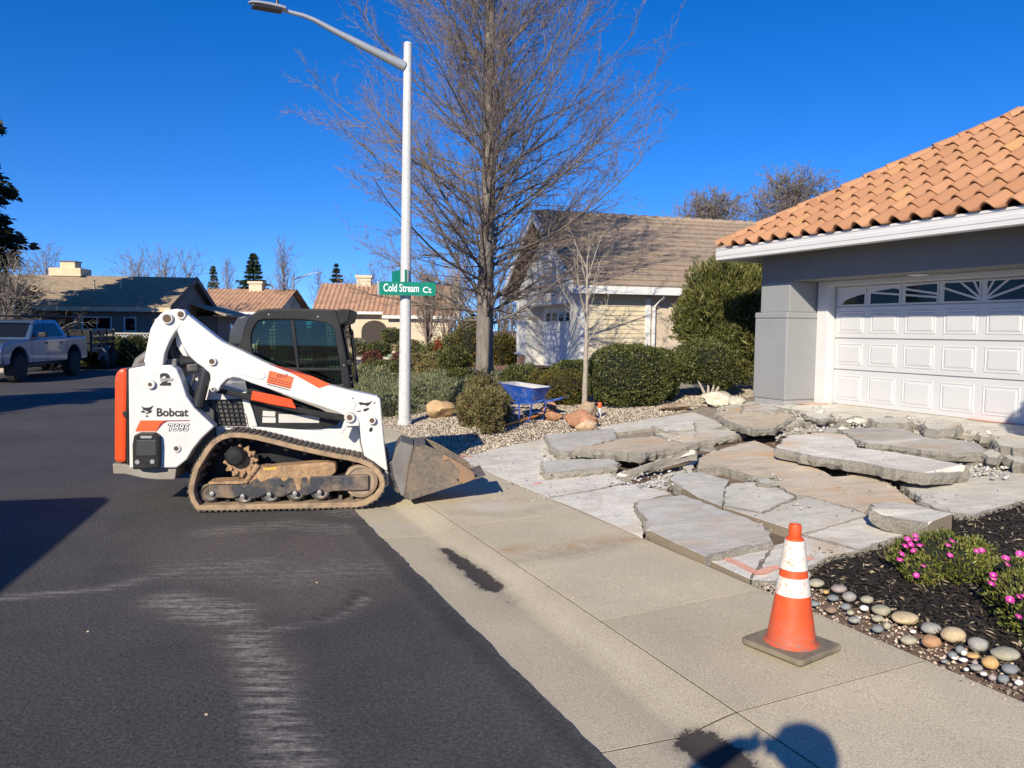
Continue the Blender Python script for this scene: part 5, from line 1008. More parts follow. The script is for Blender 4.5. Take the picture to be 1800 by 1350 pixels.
# round shrub on stems, and the tall oleander behind it
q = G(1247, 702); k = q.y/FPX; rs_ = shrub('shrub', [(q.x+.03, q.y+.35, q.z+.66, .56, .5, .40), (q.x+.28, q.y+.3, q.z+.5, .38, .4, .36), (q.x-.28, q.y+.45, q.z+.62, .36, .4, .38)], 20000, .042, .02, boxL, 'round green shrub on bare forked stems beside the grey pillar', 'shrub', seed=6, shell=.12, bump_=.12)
mb = MB()
for dx, dy in ((-.18,.02),(.16,.0),(.05,.1),(.3,-.02)): mb.tube([q+Vector((0,.1,-.05)), q+Vector((dx*.5,.1+dy,.16)), q+Vector((dx,.2+dy,.36))], [.035,.026,.016], 7)
mb.build('stems', paleB, rs_, smooth=True)
q = atd(1262, 640, 15.4); q.z = zg(q.x, q.y)
ol = shrub('oleander_bush', [(q.x+.05, q.y, q.z+1.75, .78, .7, .85), (q.x+.55, q.y-.2, q.z+1.5, .6, .6, .95), (q.x-.4, q.y+.1, q.z+1.35, .5, .5, .6), (q.x+.3, q.y, q.z+.8, .8, .6, .7), (q.x+.62, q.y-.1, q.z+2.0, .42, .4, .6)], 42000, .13, .026, oleL, 'tall loose evergreen bush with narrow leaves behind the round shrub', 'bush', seed=7, shell=.25, bump_=.25, upw=1.0, corek=0, spread=.7)
# junipers: short upright sprigs
def juniper(name, lobes, n, mat, label, seed, group=None, L=.085, W=.014): return shrub(name, lobes, n, L, W, mat, label, 'shrub', group, upw=.9, shell=.2, bump_=.4, seed=seed, corek=.62, spread=.75)
def flatl(px, py, w_, d_, h_, dist=None):
    q = G(px, py) if dist is None else atd(px, py, dist); q.z = zg(q.x, q.y); return (q.x, q.y, q.z+h_*.25, w_, d_, h_)
juniper('juniper', [flatl(680,726,.75,.7,.40), flatl(655,705,.8,1.0,.42), flatl(745,704,.8,.9,.40), flatl(770,690,.9,1.0,.40)], 26000, junL, 'spreading grey-green juniper behind the lamp post base', 51)
juniper('juniper', [flatl(850,706,.6,.7,.42), flatl(810,706,.6,.6,.38), flatl(880,692,.5,.6,.36), flatl(838,684,.8,.8,.36)], 18000, junL, 'spreading juniper round the foot of the big bare tree', 52)
juniper('olive_shrub', [lobe(858,764,56,84,.55), lobe(826,750,52,66,.55), lobe(878,748,38,62,.45), lobe(846,740,60,84,.5)], 22000, junY, 'olive and brown loose shrub left of the blue wheelbarrow', 53, L=.055, W=.016)
juniper('juniper', [flatl(650,682,.7,.7,.42), flatl(632,676,.5,.6,.3)], 9000, junL, 'small grey-green juniper mound beyond the path', 54, L=.10, W=.022)
juniper('juniper', [flatl(672,664,.9,.8,.40)], 6000, boxL, 'dark low mound just behind the small juniper', 55, L=.09, W=.025)
# background planting
bgL = dict(g=boxL, y=yelL, j=junL, o=oleL, r=LEAF('rust_leaf', (.16,.05,.02), (.33,.12,.04)), c=LEAF('copper_leaf', (.10,.035,.03), (.2,.08,.06)), k=junY)
BGS = [(640,622,50,.6,.35,'y','low yellow-green mound before the far house'),(668,620,48,.8,.45,'g','green mound before the far arched window'),(690,606,52,.8,.95,'g','dark round topiary ball by the far cream wall'),(625,616,50,.8,.55,'j','grey shrub below the far entry arch'),(720,622,44,.9,.55,'k','olive shrub left of the lamp post in the far bed'),(742,636,33,.6,.5,'g','green shrub right of the lamp post'),(765,636,30,.6,.55,'o','yellow-green shrub in the far mulch bed'),(790,628,32,.7,.8,'o','olive shrub below the leafless shrubs'),(825,622,27,.55,1.0,'y','yellowing shrub left of the big bare trunk'),(832,596,31,.6,1.1,'r','rust coloured bush left of the big bare trunk'),(770,620,27,.16,.55,'r','small orange-leaved plant in the mulch bed'),(735,652,27,.5,.32,'k','low brownish ground cover clump behind the lamp'),(775,655,25,.5,.35,'k','low olive clump before the far mulch'),(700,655,30,.35,.35,'c','small red-twigged shrub beside the green utility box'),(655,650,29,.4,.40,'c','coppery leafless-looking shrub by the cross street'),(800,655,23,.5,.4,'g','dark low shrub near the tree shadow'),(755,662,23,.4,.2,'k','flat brown clump beside the path'),(885,630,26,.5,.6,'y','yellowish clump right of the big bare trunk')]
for i, (px, py, d, w_, h_, kd, lb) in enumerate(BGS):
    q = atd(px, py, d); gz = zg(q.x, q.y); z = gz+h_*.9 if i != 2 else gz+1.15
    shrub('shrub', [(q.x, q.y, z, w_, w_, h_ if i != 2 else .6)], 2600 if d > 40 else 3400, .13 if d > 40 else .085, .06 if d > 40 else .04, bgL[kd], lb, 'shrub', 'mixed planting across the corner', seed=100+i, shell=.2, bump_=.25)
# hedge before the ranch house
for i, (px, w_, lb) in enumerate(((150,1.3,'dark hedge clump left in the row before the ranch house'),(190,1.7,'middle hedge clump before the ranch house'),(238,1.5,'right hedge clump before the ranch house, nearest the loader'))):
    q = atd(px, 620, 33); shrub('hedge', [(q.x, q.y, .62, w_*.62, .6, .62)], 5000, .10, .05, boxL, lb, 'hedge', 'hedge before the ranch house', seed=140+i, power=3)
# out-of-frame standard shrub whose shadow falls on the garage door
q = Vector((5.15, 5.75, 0)); q.z = zg(q.x, q.y); st_ = shrub('standard_shrub', [(q.x, q.y, 2.35, .42, .42, .55), (q.x+.1, q.y+.2, 1.95, .35, .35, .4)], 6000, .06, .03, boxL, 'small standard shrub in the mulch outside the picture at right', 'shrub', seed=150); MB().tube([q, q+Vector((0,0,1.9))], .03, 8).build('trunk', barkD, st_)
# gravel, mulch, bed surfaces -------------------------------------------------------------------------------
bedM = PM('gravel_bed_soil', (.30,.25,.19), rough=1, var=.3, scale=8, pos=True, bmp=.6, bscale=40, bdist=.02)
gravel_bed = struct(grid('gravel_bed', np.linspace(8.6, 19, 60), np.linspace(3.34, 11.5, 50), lambda s, p: zp(p)-.045+.02*mnoise.noise(Vector((s*1.5, p*1.5, 3))), bedM))
def drive_left(p): return np.interp(p, [3.3, 4.7, 6.5, 8.7, 10], [8.95, 9.35, 10.0, 10.75, 11.0])
gp = []; gz_ = []
for _ in range(46000):
    p = 3.36+8*random.random()**1.25; s_ = random.uniform(8.8, 15.5 if p < 7 else 13.0)
    if s_ < drive_left(p)+.03+random.gauss(0, .04): continue
    v_ = SP(s_, p); gp.append((v_.x, v_.y, zp(p)-.03+random.uniform(-.004, .012))); gz_.append(random.choice([.022,.028,.035,.045]))
gravM = PM('gravel_stones', (.44,.37,.29), rough=.85, var=.2, island=.6); stuff(pebbles('gravel', gp, gz_, gravM, None, .65), 'pale gravel covering the planting bed beside the driveway', 'gravel')
farmulch = struct(grid('mulch_bed_far', np.linspace(20.2, 31.5, 14), np.linspace(3.4, 20, 20), lambda s, p: ground_z(s, p)+.09, PM('red_mulch', (.24,.13,.085), rough=1, var=.35, scale=9, pos=True, bmp=.7, bscale=25, bdist=.03)))
mulM = PM('mulch_soil', (.020,.016,.014), rough=1, var=.4, scale=20, pos=True, bmp=.9, bscale=60, bdist=.02)
mulch_bed = struct(grid('mulch_bed', np.linspace(-6, 4.6, 80), np.linspace(3.74, 9.6, 70), lambda s, p: zp(p)-.03+.025*mnoise.noise(Vector((s*1.2, p*1.2, 7)))-.35*max(0, s-float(np.interp(p, [3.3,3.8,4.6,6.4,9.6], [3.72,3.95,4.12,4.15,4.3]))), mulM))
def drv_right(p): return np.interp(p, [3.3, 3.8, 4.6, 6.4, 9.6], [3.75, 4.0, 4.18, 4.2, 4.35])
n = 30000; P = 3.70+4.2*rng.random(n)**1.3; S = rng.uniform(-.5, 4.2, n); ok = S < drv_right(P)-.02+rng.normal(0, .03, n); P, S = P[ok], S[ok]; n = len(P)
C = np.stack([T_.x*S+N_.x*P, T_.y*S+N_.y*P, np.array([zp(x) for x in P])-.012+rng.uniform(-.01, .018, n)+.025*np.array([mnoise.noise(Vector((a*1.2, b_*1.2, 7))) for a, b_ in zip(S, P)])], 1)
D = unit(rng.normal(size=(n, 3))*np.array([1, 1, .35])); Nn = unit(np.array([[0, 0, 1.]])+rng.normal(0, .45, (n, 3))); V, F = leaf_mesh(C, D, Nn, rng.uniform(.02, .07, n), rng.uniform(.006, .018, n))
stuff(npmesh('bark_mulch', V, F, LEAF('bark_chip', (.008,.006,.005), (.055,.042,.034), (.34,.27,.19), .9, 0, .84)), 'black shredded bark mulch beside the driveway', 'mulch')
# river stones ------------------------------------------------------------------------------------------------
def rock_mesh(name, rx, ry, rz, seed, rough=.12, sub=3, ang=0, facet=0):
    bm = bmesh.new(); bmesh.ops.create_icosphere(bm, subdivisions=sub, radius=1)
    o_ = Vector((seed*3.1, seed*1.7, seed*.9))
    for v in bm.verts:
        c = v.co.copy(); f = 1+rough*mnoise.noise(c*1.3+o_)+rough*.4*mnoise.noise(c*3+o_)
        if facet:
            for j in range(5):
                nn = Vector((math.sin(j*2.1+seed), math.cos(j*1.3+seed*2), math.sin(j*.7+seed*3))).normalized(); dd = c.dot(nn)
                if dd > .62: f *= 1-(dd-.62)*.75
        v.co = Vector((c.x*rx*f, c.y*ry*f, c.z*rz*f))
    me = bpy.data.meshes.new(name); bm.to_mesh(me); bm.free(); return me
def rockmat(name, col): return PM(name, col, rough=.8, var=.25, scale=14, bmp=.35, bscale=45, bdist=.006)
RC = dict(t=rockmat('stone_tan', (.50,.39,.235)), g=rockmat('stone_grey', (.30,.285,.255)), b=rockmat('stone_blue', (.20,.215,.215)), r=rockmat('stone_rust', (.46,.25,.13)), o=rockmat('stone_gold', (.52,.33,.13)), p=rockmat('stone_mauve', (.33,.27,.25)), w=rockmat('stone_white', (.7,.68,.63)), k=rockmat('stone_olive', (.36,.33,.235)), d=rockmat('stone_brown', (.24,.16,.11)))
border = struct(grid('stone_border', np.linspace(-3, 3.75, 60), np.linspace(3.33, 3.8, 8), lambda s, p: zp(p)-.035, PM('border_soil', (.16,.105,.075), rough=1, var=.4, scale=20, pos=True, bmp=.7, bscale=50)))
ST = [(170,210,86,40,'k'),(240,275,34,22,'o'),(350,255,80,38,'p'),(300,325,62,30,'b'),(430,318,75,50,'g'),(570,340,66,38,'k'),(150,370,56,28,'b'),(285,420,60,34,'d'),(400,395,52,34,'b'),(435,440,40,26,'k'),(545,405,46,28,'w'),(690,428,98,46,'k'),(470,500,62,30,'g'),(655,490,62,30,'k'),(725,545,40,38,'k'),(655,570,60,36,'b'),(890,497,138,52,'t'),(1085,572,98,50,'g'),(905,665,84,44,'k'),(1090,678,98,58,'r'),(1270,628,120,72,'t'),(1460,702,92,66,'g'),(1305,735,46,38,'b'),(1335,760,34,26,'w'),(1245,775,44,30,'b'),(1410,785,60,22,'o'),(1555,843,84,58,'o'),(1690,785,130,54,'k'),(1710,895,74,42,'b'),(1440,880,62,28,'g'),(1560,955,36,30,'p'),(1650,968,52,36,'b'),(1770,995,40,26,'w'),(1180,825,34,18,'b'),(1350,888,26,16,'w'),(1490,925,36,18,'w'),(1260,800,34,14,'w'),(1330,815,44,18,'w'),(930,590,36,18,'w'),(500,478,24,12,'w'),(1420,835,30,20,'p'),(85,140,50,40,'g')]
for i, (x, y, w_, h_, cc) in enumerate(ST):
    q0 = Z('V', [(x, y+h_*.45)])[0]; q = G(*q0, .01); k = (q-CAM).length/FPX; wr = w_/2/4.5*k*1.38; hr = h_/2/4.5*k*1.5
    me = rock_mesh('river_stone', wr, wr*.85, hr*.95, i+1, .10, 2 if w_ < 50 else 3); me.materials.append(RC[cc])
    o = put('river_stone', me, border, smooth=True); o.location = q+Vector((0, wr*.55, hr*.45)); o.rotation_euler = (0, 0, random.uniform(0, .6))
gp = []; gz_ = []
for _ in range(2200): p = 3.35+.42*random.random(); v_ = SP(random.uniform(-1, 3.85), p); gp.append((v_.x, v_.y, zp(p)-.02+random.uniform(0, .008))); gz_.append(random.choice([.012,.016,.022,.03]))
stuff(pebbles('border_pebbles', gp, gz_, PM('border_pebble', (.42,.33,.25), rough=.85, var=.2, island=.6), border, .65))
# ice plants ----------------------------------------------------------------------------------------------------
iceL = LEAF('ice_plant_leaf', (.09,.11,.02), (.24,.25,.06), (.34,.24,.10), .4, .15); petal = PM('magenta_petal', (.72,.05,.42), rough=.5, var=.15); yolk = PM('flower_eye', (.75,.5,.25), rough=.6)
def flower_mesh():
    mb = MB()
    for j in range(22):
        a = 2*math.pi*j/22; r1, r0 = .021, .005; z = .006+.003*(j % 2); d = Vector((math.cos(a), math.sin(a), 0)); s_ = Vector((-math.sin(a), math.cos(a), 0)); mb.add([d*r0-s_*.0012, d*r1-s_*.0024+Vector((0,0,z)), d*(r1+.002)+Vector((0,0,z)), d*r1+s_*.0024+Vector((0,0,z)), d*r0+s_*.0012], [(0,1,2,3,4)])
    me = mb.mesh('flower'); me.materials.append(petal); return me
fm = flower_mesh(); em = MB().lathe([(.001,.004),(.005,.004),(.005,.0)], (0,0,0), None, 8).mesh('flower_eye'); em.materials.append(yolk)
def ice_plant(lobes, n, flowers, label, seed):
    t = shrub('ice_plant', lobes, n, .026, .0095, iceL, label, 'plant', 'flowering ice plants in the mulch', upw=1.0, shell=.16, bump_=.30, seed=seed, corek=.76, spread=.6)
    for (px, py) in flowers:
        d = ray(px, py).normalized(); best = None
        for (x, y, z, a, b_, c) in lobes:                       # where the sight line meets the plant
            o_ = Vector(((CAM.x-x)/a, (CAM.y-y)/b_, (CAM.z-z)/c)); dd = Vector((d.x/a, d.y/b_, d.z/c)); A = dd.dot(dd); B = o_.dot(dd); Cc = o_.dot(o_)-1.1; disc_ = B*B-A*Cc
            t_ = (-B-math.sqrt(disc_))/A if disc_ > 0 else -B/A
            if best is None or t_ < best: best = t_
        p = CAM+d*best; nrm = (Vector((.0,-.45,.9))+Vector((random.gauss(0,.3), random.gauss(0,.2), 0))).normalized(); M = nrm.to_track_quat('Z', 'Y').to_matrix().to_4x4(); M.translation = p
        f = bpy.data.objects.new('flower', fm); COL.objects.link(f); f.parent = t; f.matrix_parent_inverse = t.matrix_basis.inverted(); f.matrix_basis = M @ Matrix.Scale(random.uniform(.75, 1.0), 4); e_ = bpy.data.objects.new('flower_eye', em); COL.objects.link(e_); e_.parent = f
    return t
def ml(px, py, w_, h_, d_=None, up=.6): q = G(px, py); return (q.x, q.y, q.z+h_*up, w_, d_ or w_, h_)
ice_plant([ml(1650,1000,.27,.15), ml(1600,995,.14,.11), ml(1705,990,.15,.11), ml(1620,1018,.12,.10), ml(1690,1015,.13,.10)], 9000, Z('B', [(1165,835),(1205,815),(1210,838),(1180,862),(1150,872),(1232,870),(1200,897),(1130,915),(1122,948),(1252,982),(1405,845),(1385,868),(1395,922),(1540,898),(1570,895),(1212,1030)]), 'bushy ice plant with magenta flowers, the nearer to the cone', 61)
ice_plant([ml(1805,1075,.22,.15), ml(1785,1040,.16,.13), ml(1830,1110,.2,.16), ml(1850,1030,.2,.15), ml(1860,1085,.25,.18)], 9000, Z('B', [(1700,938),(1705,972),(1632,1030),(1620,1078),(1778,915),(1770,1150),(1800,1145)]) + [(1790,1085),(1775,1055),(1745,1018)], 'ice plant with magenta flowers cut by the right edge of the picture', 62)
# ================================================================== street furniture
galv = PM('galvanised_grey', (.45,.46,.47), rough=.45, var=.08, metal=.4); poleM = PM('pole_white_paint', (.56,.56,.55), rough=.6, var=.08, scale=6, dirt=(.25,.235,.215), dirtamt=.45, dscale=22, stretch=(1,1,.12)); lampD = PM('lamp_lens_dark', (.03,.03,.032), rough=.3)
def street_lamp(base, H, label, arm_dir, r0=.105, r1=.068, lean=(0,0)):
    t = empty('street_lamp', base); tag(t, label, 'street lamp', 'street lamps'); b = Vector(base); top = b+Vector((lean[0], lean[1], H)); n = 12
    MB().tube([b.lerp(top, i/n) for i in range(n+1)], [r0+(r1-r0)*i/n for i in range(n+1)], 24).build('pole', poleM, t, smooth='auto')
    MB().lathe([(r1+.004,-.02),(r1+.006,0),(r1*.8,.03),(.01,.045)], top, None, 20).build('pole_cap', poleM, t, smooth='auto')
    d = Vector(arm_dir).normalized(); a = top+Vector((0,0,-.36)); L = 1.95; pts = []
    for f, z in ((.03,0),(.3,.17),(.6,.37),(.78,.50),(.86,.535),(1.0,.56)): pts.append(a+d*(L*f)+Vector((0,0,z)))
    MB().tube(pts, [.085,.065,.047,.036,.032,.03], 14).build('arm', galv, t, smooth='auto')
    e = pts[-1]; s_ = d.cross(Zv)
    prof = [(-.02,.03,.035),(.0,.075,.06),(.10,.10,.065),(.25,.115,.06),(.40,.105,.05),(.50,.07,.035),(.545,.02,.015)]; mb = MB(); vs_ = []; k = 14
    for x, w_, h_ in prof:
        for j in range(k): an = 2*math.pi*j/k; vs_.append(e+d*x+s_*(w_*math.cos(an))+Zv*(h_*(math.sin(an) if math.sin(an) > 0 else .35*math.sin(an))+.01+.03*x))
    mb.add(vs_, [(i*k+j, i*k+(j+1) % k, (i+1)*k+(j+1) % k, (i+1)*k+j) for i in range(len(prof)-1) for j in range(k)] + [tuple(range(k))[::-1], tuple(range((len(prof)-1)*k, len(prof)*k))]); lum = mb.build('luminaire', galv, t, smooth='auto')
    MB().box(e+d*.27+Vector((0,0,-.018)), (.44,.17,.03), (d, s_, Zv)).build('lens', lampD, lum, bevel=.01); MB().lathe([(.028,0),(.028,.05),(.02,.06)], e+d*.12+Vector((0,0,.075)), None, 12).build('photocell', lampD, lum, smooth='auto')
    MB().lathe([(r0+.02,-.02),(r0+.02,.03),(r0,.05)], b, None, 24).build('base_collar', poleM, t, smooth='auto'); return t
lb_ = G(711, 744); lt_ = atd(717, 78, lb_.y); street_lamp(tuple(lb_), lt_.z-lb_.z, 'white street lamp post in the gravel bed carrying two green street signs', -N_, lean=(lt_.x-lb_.x, 0))
q = atd(517, 600, 68); street_lamp((q.x, q.y, 0), 6.3, 'small far street lamp beyond the tiled houses with arm pointing right', (1,.1,0))
# signs
sgn = PM('sign_green', (.004,.20,.125), rough=.35, var=.04); sgw = PM('sign_white', (.85,.87,.85), rough=.4, var=.02); alu = PM('sign_aluminium', (.5,.5,.5), rough=.4, metal=.6)
def sign(c, ax, L, H, txt, sub, label, fs):
    t = empty('street_sign', c); tag(t, label, 'street sign', 'street name signs'); c = Vector(c); nrm = ax.cross(Zv).normalized()
    if nrm.dot(CAM-c) < 0: nrm = -nrm
    k = 6; pts = []; r_ = .03
    for sx, sz, a0 in ((1,1,0),(-1,1,90),(-1,-1,180),(1,-1,270)):
        for j in range(k+1): a = R(a0+90*j/k); pts.append(c+ax*(sx*(L/2-r_)+r_*math.cos(a))+Zv*(sz*(H/2-r_)+r_*math.sin(a)))
    bd = MB().prism([p+nrm*.012 for p in pts], -nrm*.024).build('blade', sgn, t, bevel=0)
    mb = MB(); mb.box(c-ax*(L/2-.02)-nrm*.03, (.10, .02, H*1.02), (ax, nrm, Zv)); mb.build('backing', alu, t, bevel=.004)
    for s, x0, x1, z0, z1 in txt:
        cu = bpy.data.curves.new('t', 'FONT'); cu.body = s; cu.offset = .012; o_ = bpy.data.objects.new('t', cu); COL.objects.link(o_); bpy.context.view_layer.update(); me = bpy.data.meshes.new_from_object(o_.evaluated_get(bpy.context.evaluated_depsgraph_get())); bpy.data.objects.remove(o_)
        co = np.array([v.co[:] for v in me.vertices]); mn, mx = co.min(0), co.max(0); xd = ax if ax.x > 0 else -ax
        for v in me.vertices:
            f = (v.co.x-mn[0])/(mx[0]-mn[0]); g_ = (v.co.y-mn[1])/(mx[1]-mn[1]); v.co = c+nrm*.0135+xd*((x0+(x1-x0)*f-.5)*L)+Zv*((z0+(z1-z0)*g_-.5)*H)
        me.materials.clear(); me.materials.append(sgw); put('lettering', me, bd)
    MB().tube([c+nrm*-.02+Vector((0,0,-.05)), c+nrm*-.09+Vector((0,0,-.05))], .02, 8).build('bracket', alu, t); return t
lamp_d = lb_.y; q = atd(716.5, 507.5, lamp_d-.16); ax = Vector((math.cos(R(12)), math.sin(R(12)), 0)); sign(q, ax, .93, .225, [('Cold Stream', .075, .70, .26, .84), ('Ct', .77, .925, .22, .66)], None, 'green street sign reading Cold Stream Ct on the white lamp post', .1)
q = atd(704, 487, lamp_d+.12); q2 = atd(713, 485, lamp_d-.1); ax = (T_*.93+Vector((-.10,0,0))).normalized(); sign(q2+ax*.30, ax, .62, .22, [], None, 'upper green street sign seen almost edge on at the lamp post', .1)
# traffic cone
cb = G(1390, 1140); t = empty('traffic_cone', cb); t.scale = (.95,.95,.94); tag(t, 'orange traffic cone with two scuffed white collars on the pavement', 'traffic cone')
conO = PM('cone_orange', (.80,.085,.014), rough=.5, var=.12, scale=6, dirt=(.24,.11,.075), dirtamt=.5, dscale=16, chips=(.16,.12,.09,.5))
nt = conO.node_tree; b = nt.nodes['Principled BSDF']; v = coords(nt, 'obj'); sz_ = nt.nodes.new('ShaderNodeSeparateXYZ'); nt.links.new(v, sz_.inputs[0]); src = b.inputs['Base Color'].links[0].from_socket
nt.links.new(mixc(nt, mth(nt, 'MULTIPLY', ramp(nt, sz_.outputs[2], .22, .05), ramp(nt, noise(nt, v, 20, 8, .8, 1.0, (1,1,3)), .42, .62)), src, (.20,.15,.11)), b.inputs['Base Color'])      # scuffed, dirty foot of the cone
m, nt, b = nodes('cone_collar_white'); v = coords(nt, 'obj'); o = mixc(nt, mth(nt, 'MULTIPLY', ramp(nt, noise(nt, v, 28, 6, .7, 1.5), .56, .62), .8), (.72,.68,.60), (.62,.20,.08)); o = mixc(nt, mth(nt, 'MULTIPLY', ramp(nt, noise(nt, v, 14, 7, .75), .5, .7), .6), o, (.45,.38,.30)); nt.links.new(o, b.inputs['Base Color']); b.inputs['Roughness'].default_value = .5; collarM = m
conB = PM('cone_base_rubber', (.22,.185,.125), rough=.85, var=.25, scale=6, dirt=(.08,.075,.065), dirtamt=.7, dscale=8, bmp=.3, bscale=60)
CH = .70; ro = lambda z: .128-(.128-.036)*((z-.045)/(CH-.045)); AXc = (Vector((math.cos(.62), math.sin(.62), 0)), Vector((-math.sin(.62), math.cos(.62), 0)), Zv); k0 = Vector((0,0,0))
mb = MB(); n4 = 6; pts = []; w_ = .192; r_ = .03
for sx, sy, a0 in ((1,1,0),(-1,1,90),(-1,-1,180),(1,-1,270)):
    for j in range(n4+1): a = R(a0+90*j/n4); pts.append(AXc[0]*(sx*(w_-r_)+r_*math.cos(a))+AXc[1]*(sy*(w_-r_)+r_*math.sin(a))+Vector((0,0,.012)))
mb.prism(pts, (0,0,.032)).build('base', conB, t, local=True, bevel=.008)
for sx in (-1, 1):
    for sy in (-1, 1): MB().box(AXc[0]*(sx*.14)+AXc[1]*(sy*.14)+Vector((0,0,.008)), (.06,.06,.016), AXc).build('base_foot', conB, t, local=True)
MB().lathe([(.150,.04),(.140,.05),(ro(.06)+.004,.06),(ro(.30),.30),(ro(.60),.60),(ro(.625),.625),(.030,.632),(.033,.645),(.034,.69),(.031,.70),(.02,.70),(.018,.62)], k0, None, 40).build('body', conO, t, local=True, smooth='auto')
for z0, z1 in ((.315,.415),(.455,.615)): MB().lathe([(ro(z0)-.002,z0),(ro(z0)+.004,z0+.002),(ro(z1)+.004,z1-.002),(ro(z1)-.002,z1)], k0, None, 40).build('collar', collarM, t, local=True, smooth='auto')
# wheelbarrow
wb0 = G(921, 738); wt = empty('wheelbarrow', wb0, R(-38)); wt.scale = (.84,.84,.92); tag(wt, 'blue wheelbarrow with a dusty steel tray standing in the gravel bed', 'wheelbarrow')
blu = PM('wheelbarrow_blue', (.012,.075,.36), rough=.4, var=.15, scale=6, dirt=(.40,.38,.36), dirtamt=.3, dscale=9); tin = PM('tray_inside_dusty', (.42,.40,.37), rough=.75, var=.2, scale=7, dirt=(.10,.15,.35), dirtamt=.4, dscale=9)
# local: x towards the handles, y across, z up
def loop(x0, x1, y, z0, z1, n=6):
    out = []; r_ = .10; cx = ((x1, y), (x0, y*.86), (x0, -y*.86), (x1, -y))
    for i, (cx_, cy_) in enumerate(cx):
        for j in range(n+1):
            a = R([0, 90, 180, 270][i]+90*j/n); f = (cx_-x0)/(x1-x0); px = cx_-(r_ if cx_ == x1 else -r_)+r_*math.cos(a); py = cy_-(r_ if cy_ > 0 else -r_)+r_*math.sin(a); out.append(Vector((px, py, z0+(z1-z0)*((px-x0)/(x1-x0)))))
    return out
Ls = [loop(-.46, .44, .33, .66, .60), loop(-.45, .43, .32, .64, .58), loop(-.16, .34, .22, .34, .34)]; nn = len(Ls[0])
lip = [v*1.0+Vector((0,0,.0)) for v in loop(-.475, .455, .345, .655, .595)]
vs_ = lip+Ls[0]+Ls[2]; fs_ = [(i*nn+j, i*nn+(j+1) % nn, (i+1)*nn+(j+1) % nn, (i+1)*nn+j) for i in range(2) for j in range(nn)] + [tuple(range(2*nn, 3*nn))]
MB().add(vs_, fs_).build('tray', blu, wt, local=True, smooth='auto', recalc=True)
Li = [v+Vector((0,0,.004)) for v in loop(-.452, .432, .322, .655, .595)]; Lb = [v+Vector((0,0,.03*math.sin(v.x*17)+.012)) for v in loop(-.33, .38, .27, .55, .52)]
MB().add(Li+Lb, [(j, (j+1) % nn, nn+(j+1) % nn, nn+j) for j in range(nn)]+[tuple(range(nn, 2*nn))]).build('tray_inside', tin, wt, local=True, smooth='auto')
for sy in (-1, 1):
    MB().tube([(-.62, sy*.06, .20), (-.2, sy*.16, .30), (.35, sy*.24, .325), (.80, sy*.29, .44)], .019, 10).build('handle', blu, wt, local=True, smooth='auto'); MB().tube([(.72, sy*.28, .418), (.86, sy*.297, .455)], .022, 10).build('grip', blk2, wt, local=True, smooth='auto')
    MB().tube([(.02, sy*.19, .31), (.06, sy*.22, .02), (.16, sy*.23, .0), (.30, sy*.23, .02), (.36, sy*.235, .32)], .017, 8).build('leg', blu, wt, local=True, smooth='auto')
    MB().tube([(.05, sy*.21, .20), (-.45, sy*.08, .20)], .010, 8).build('brace', blu, wt, local=True)
MB().tube([(.16, -.23, .02), (.16, .23, .02)], .014, 8).build('crossbar', blu, wt, local=True); MB().tube([(.33, -.23, .16), (.33, .23, .16)], .012, 8).build('crossbar', blu, wt, local=True)
wh = MB().lathe([(.10,-.04),(.17,-.045),(.19,-.02),(.19,.02),(.17,.045),(.10,.04)], (-.58,0,.19), (Vector((1,0,0)), Zv, Vector((0,1,0))), 24).build('wheel', blk2, wt, local=True, smooth='auto'); MB().lathe([(.11,-.035),(.11,.035)], (-.58,0,.19), (Vector((1,0,0)), Zv, Vector((0,1,0))), 16).build('rim', blu, wh, local=True)
# shovel
a, b_ = G(872, 752, .03), G(962, 726, .05); d = (b_-a).normalized(); s_ = d.cross(Zv).normalized(); t = empty('shovel', a); tag(t, 'shovel with orange handle lying on the gravel below the wheelbarrow', 'shovel')
MB().tube([a, a.lerp(b_, .72)], .017, 10).build('handle', PM('shovel_wood_orange', (.62,.27,.06), rough=.5, var=.15), t, smooth='auto'); MB().tube([a.lerp(b_, .60), a.lerp(b_, .80)], [.021,.018], 10).build('socket', PM('socket_orange', (.65,.2,.05), rough=.5), t)
mb = MB(); V = []
for i, (f, w_) in enumerate(((.0,.06),(.12,.125),(.5,.135),(.85,.115),(1.0,.02))):
    for j in range(5): y = (j-2)/2; V.append(a.lerp(b_, .74)+d*(.30*f)+s_*(w_*y)+Zv*(.035*y*y-.015))
mb.add(V, [(i*5+j, i*5+j+1, (i+1)*5+j+1, (i+1)*5+j) for i in range(4) for j in range(4)]); o = mb.build('blade', PM('shovel_steel', (.10,.105,.11), rough=.45, metal=.5, var=.2), t, smooth=True); sm = o.modifiers.new('thick', 'SOLIDIFY'); sm.thickness = .004
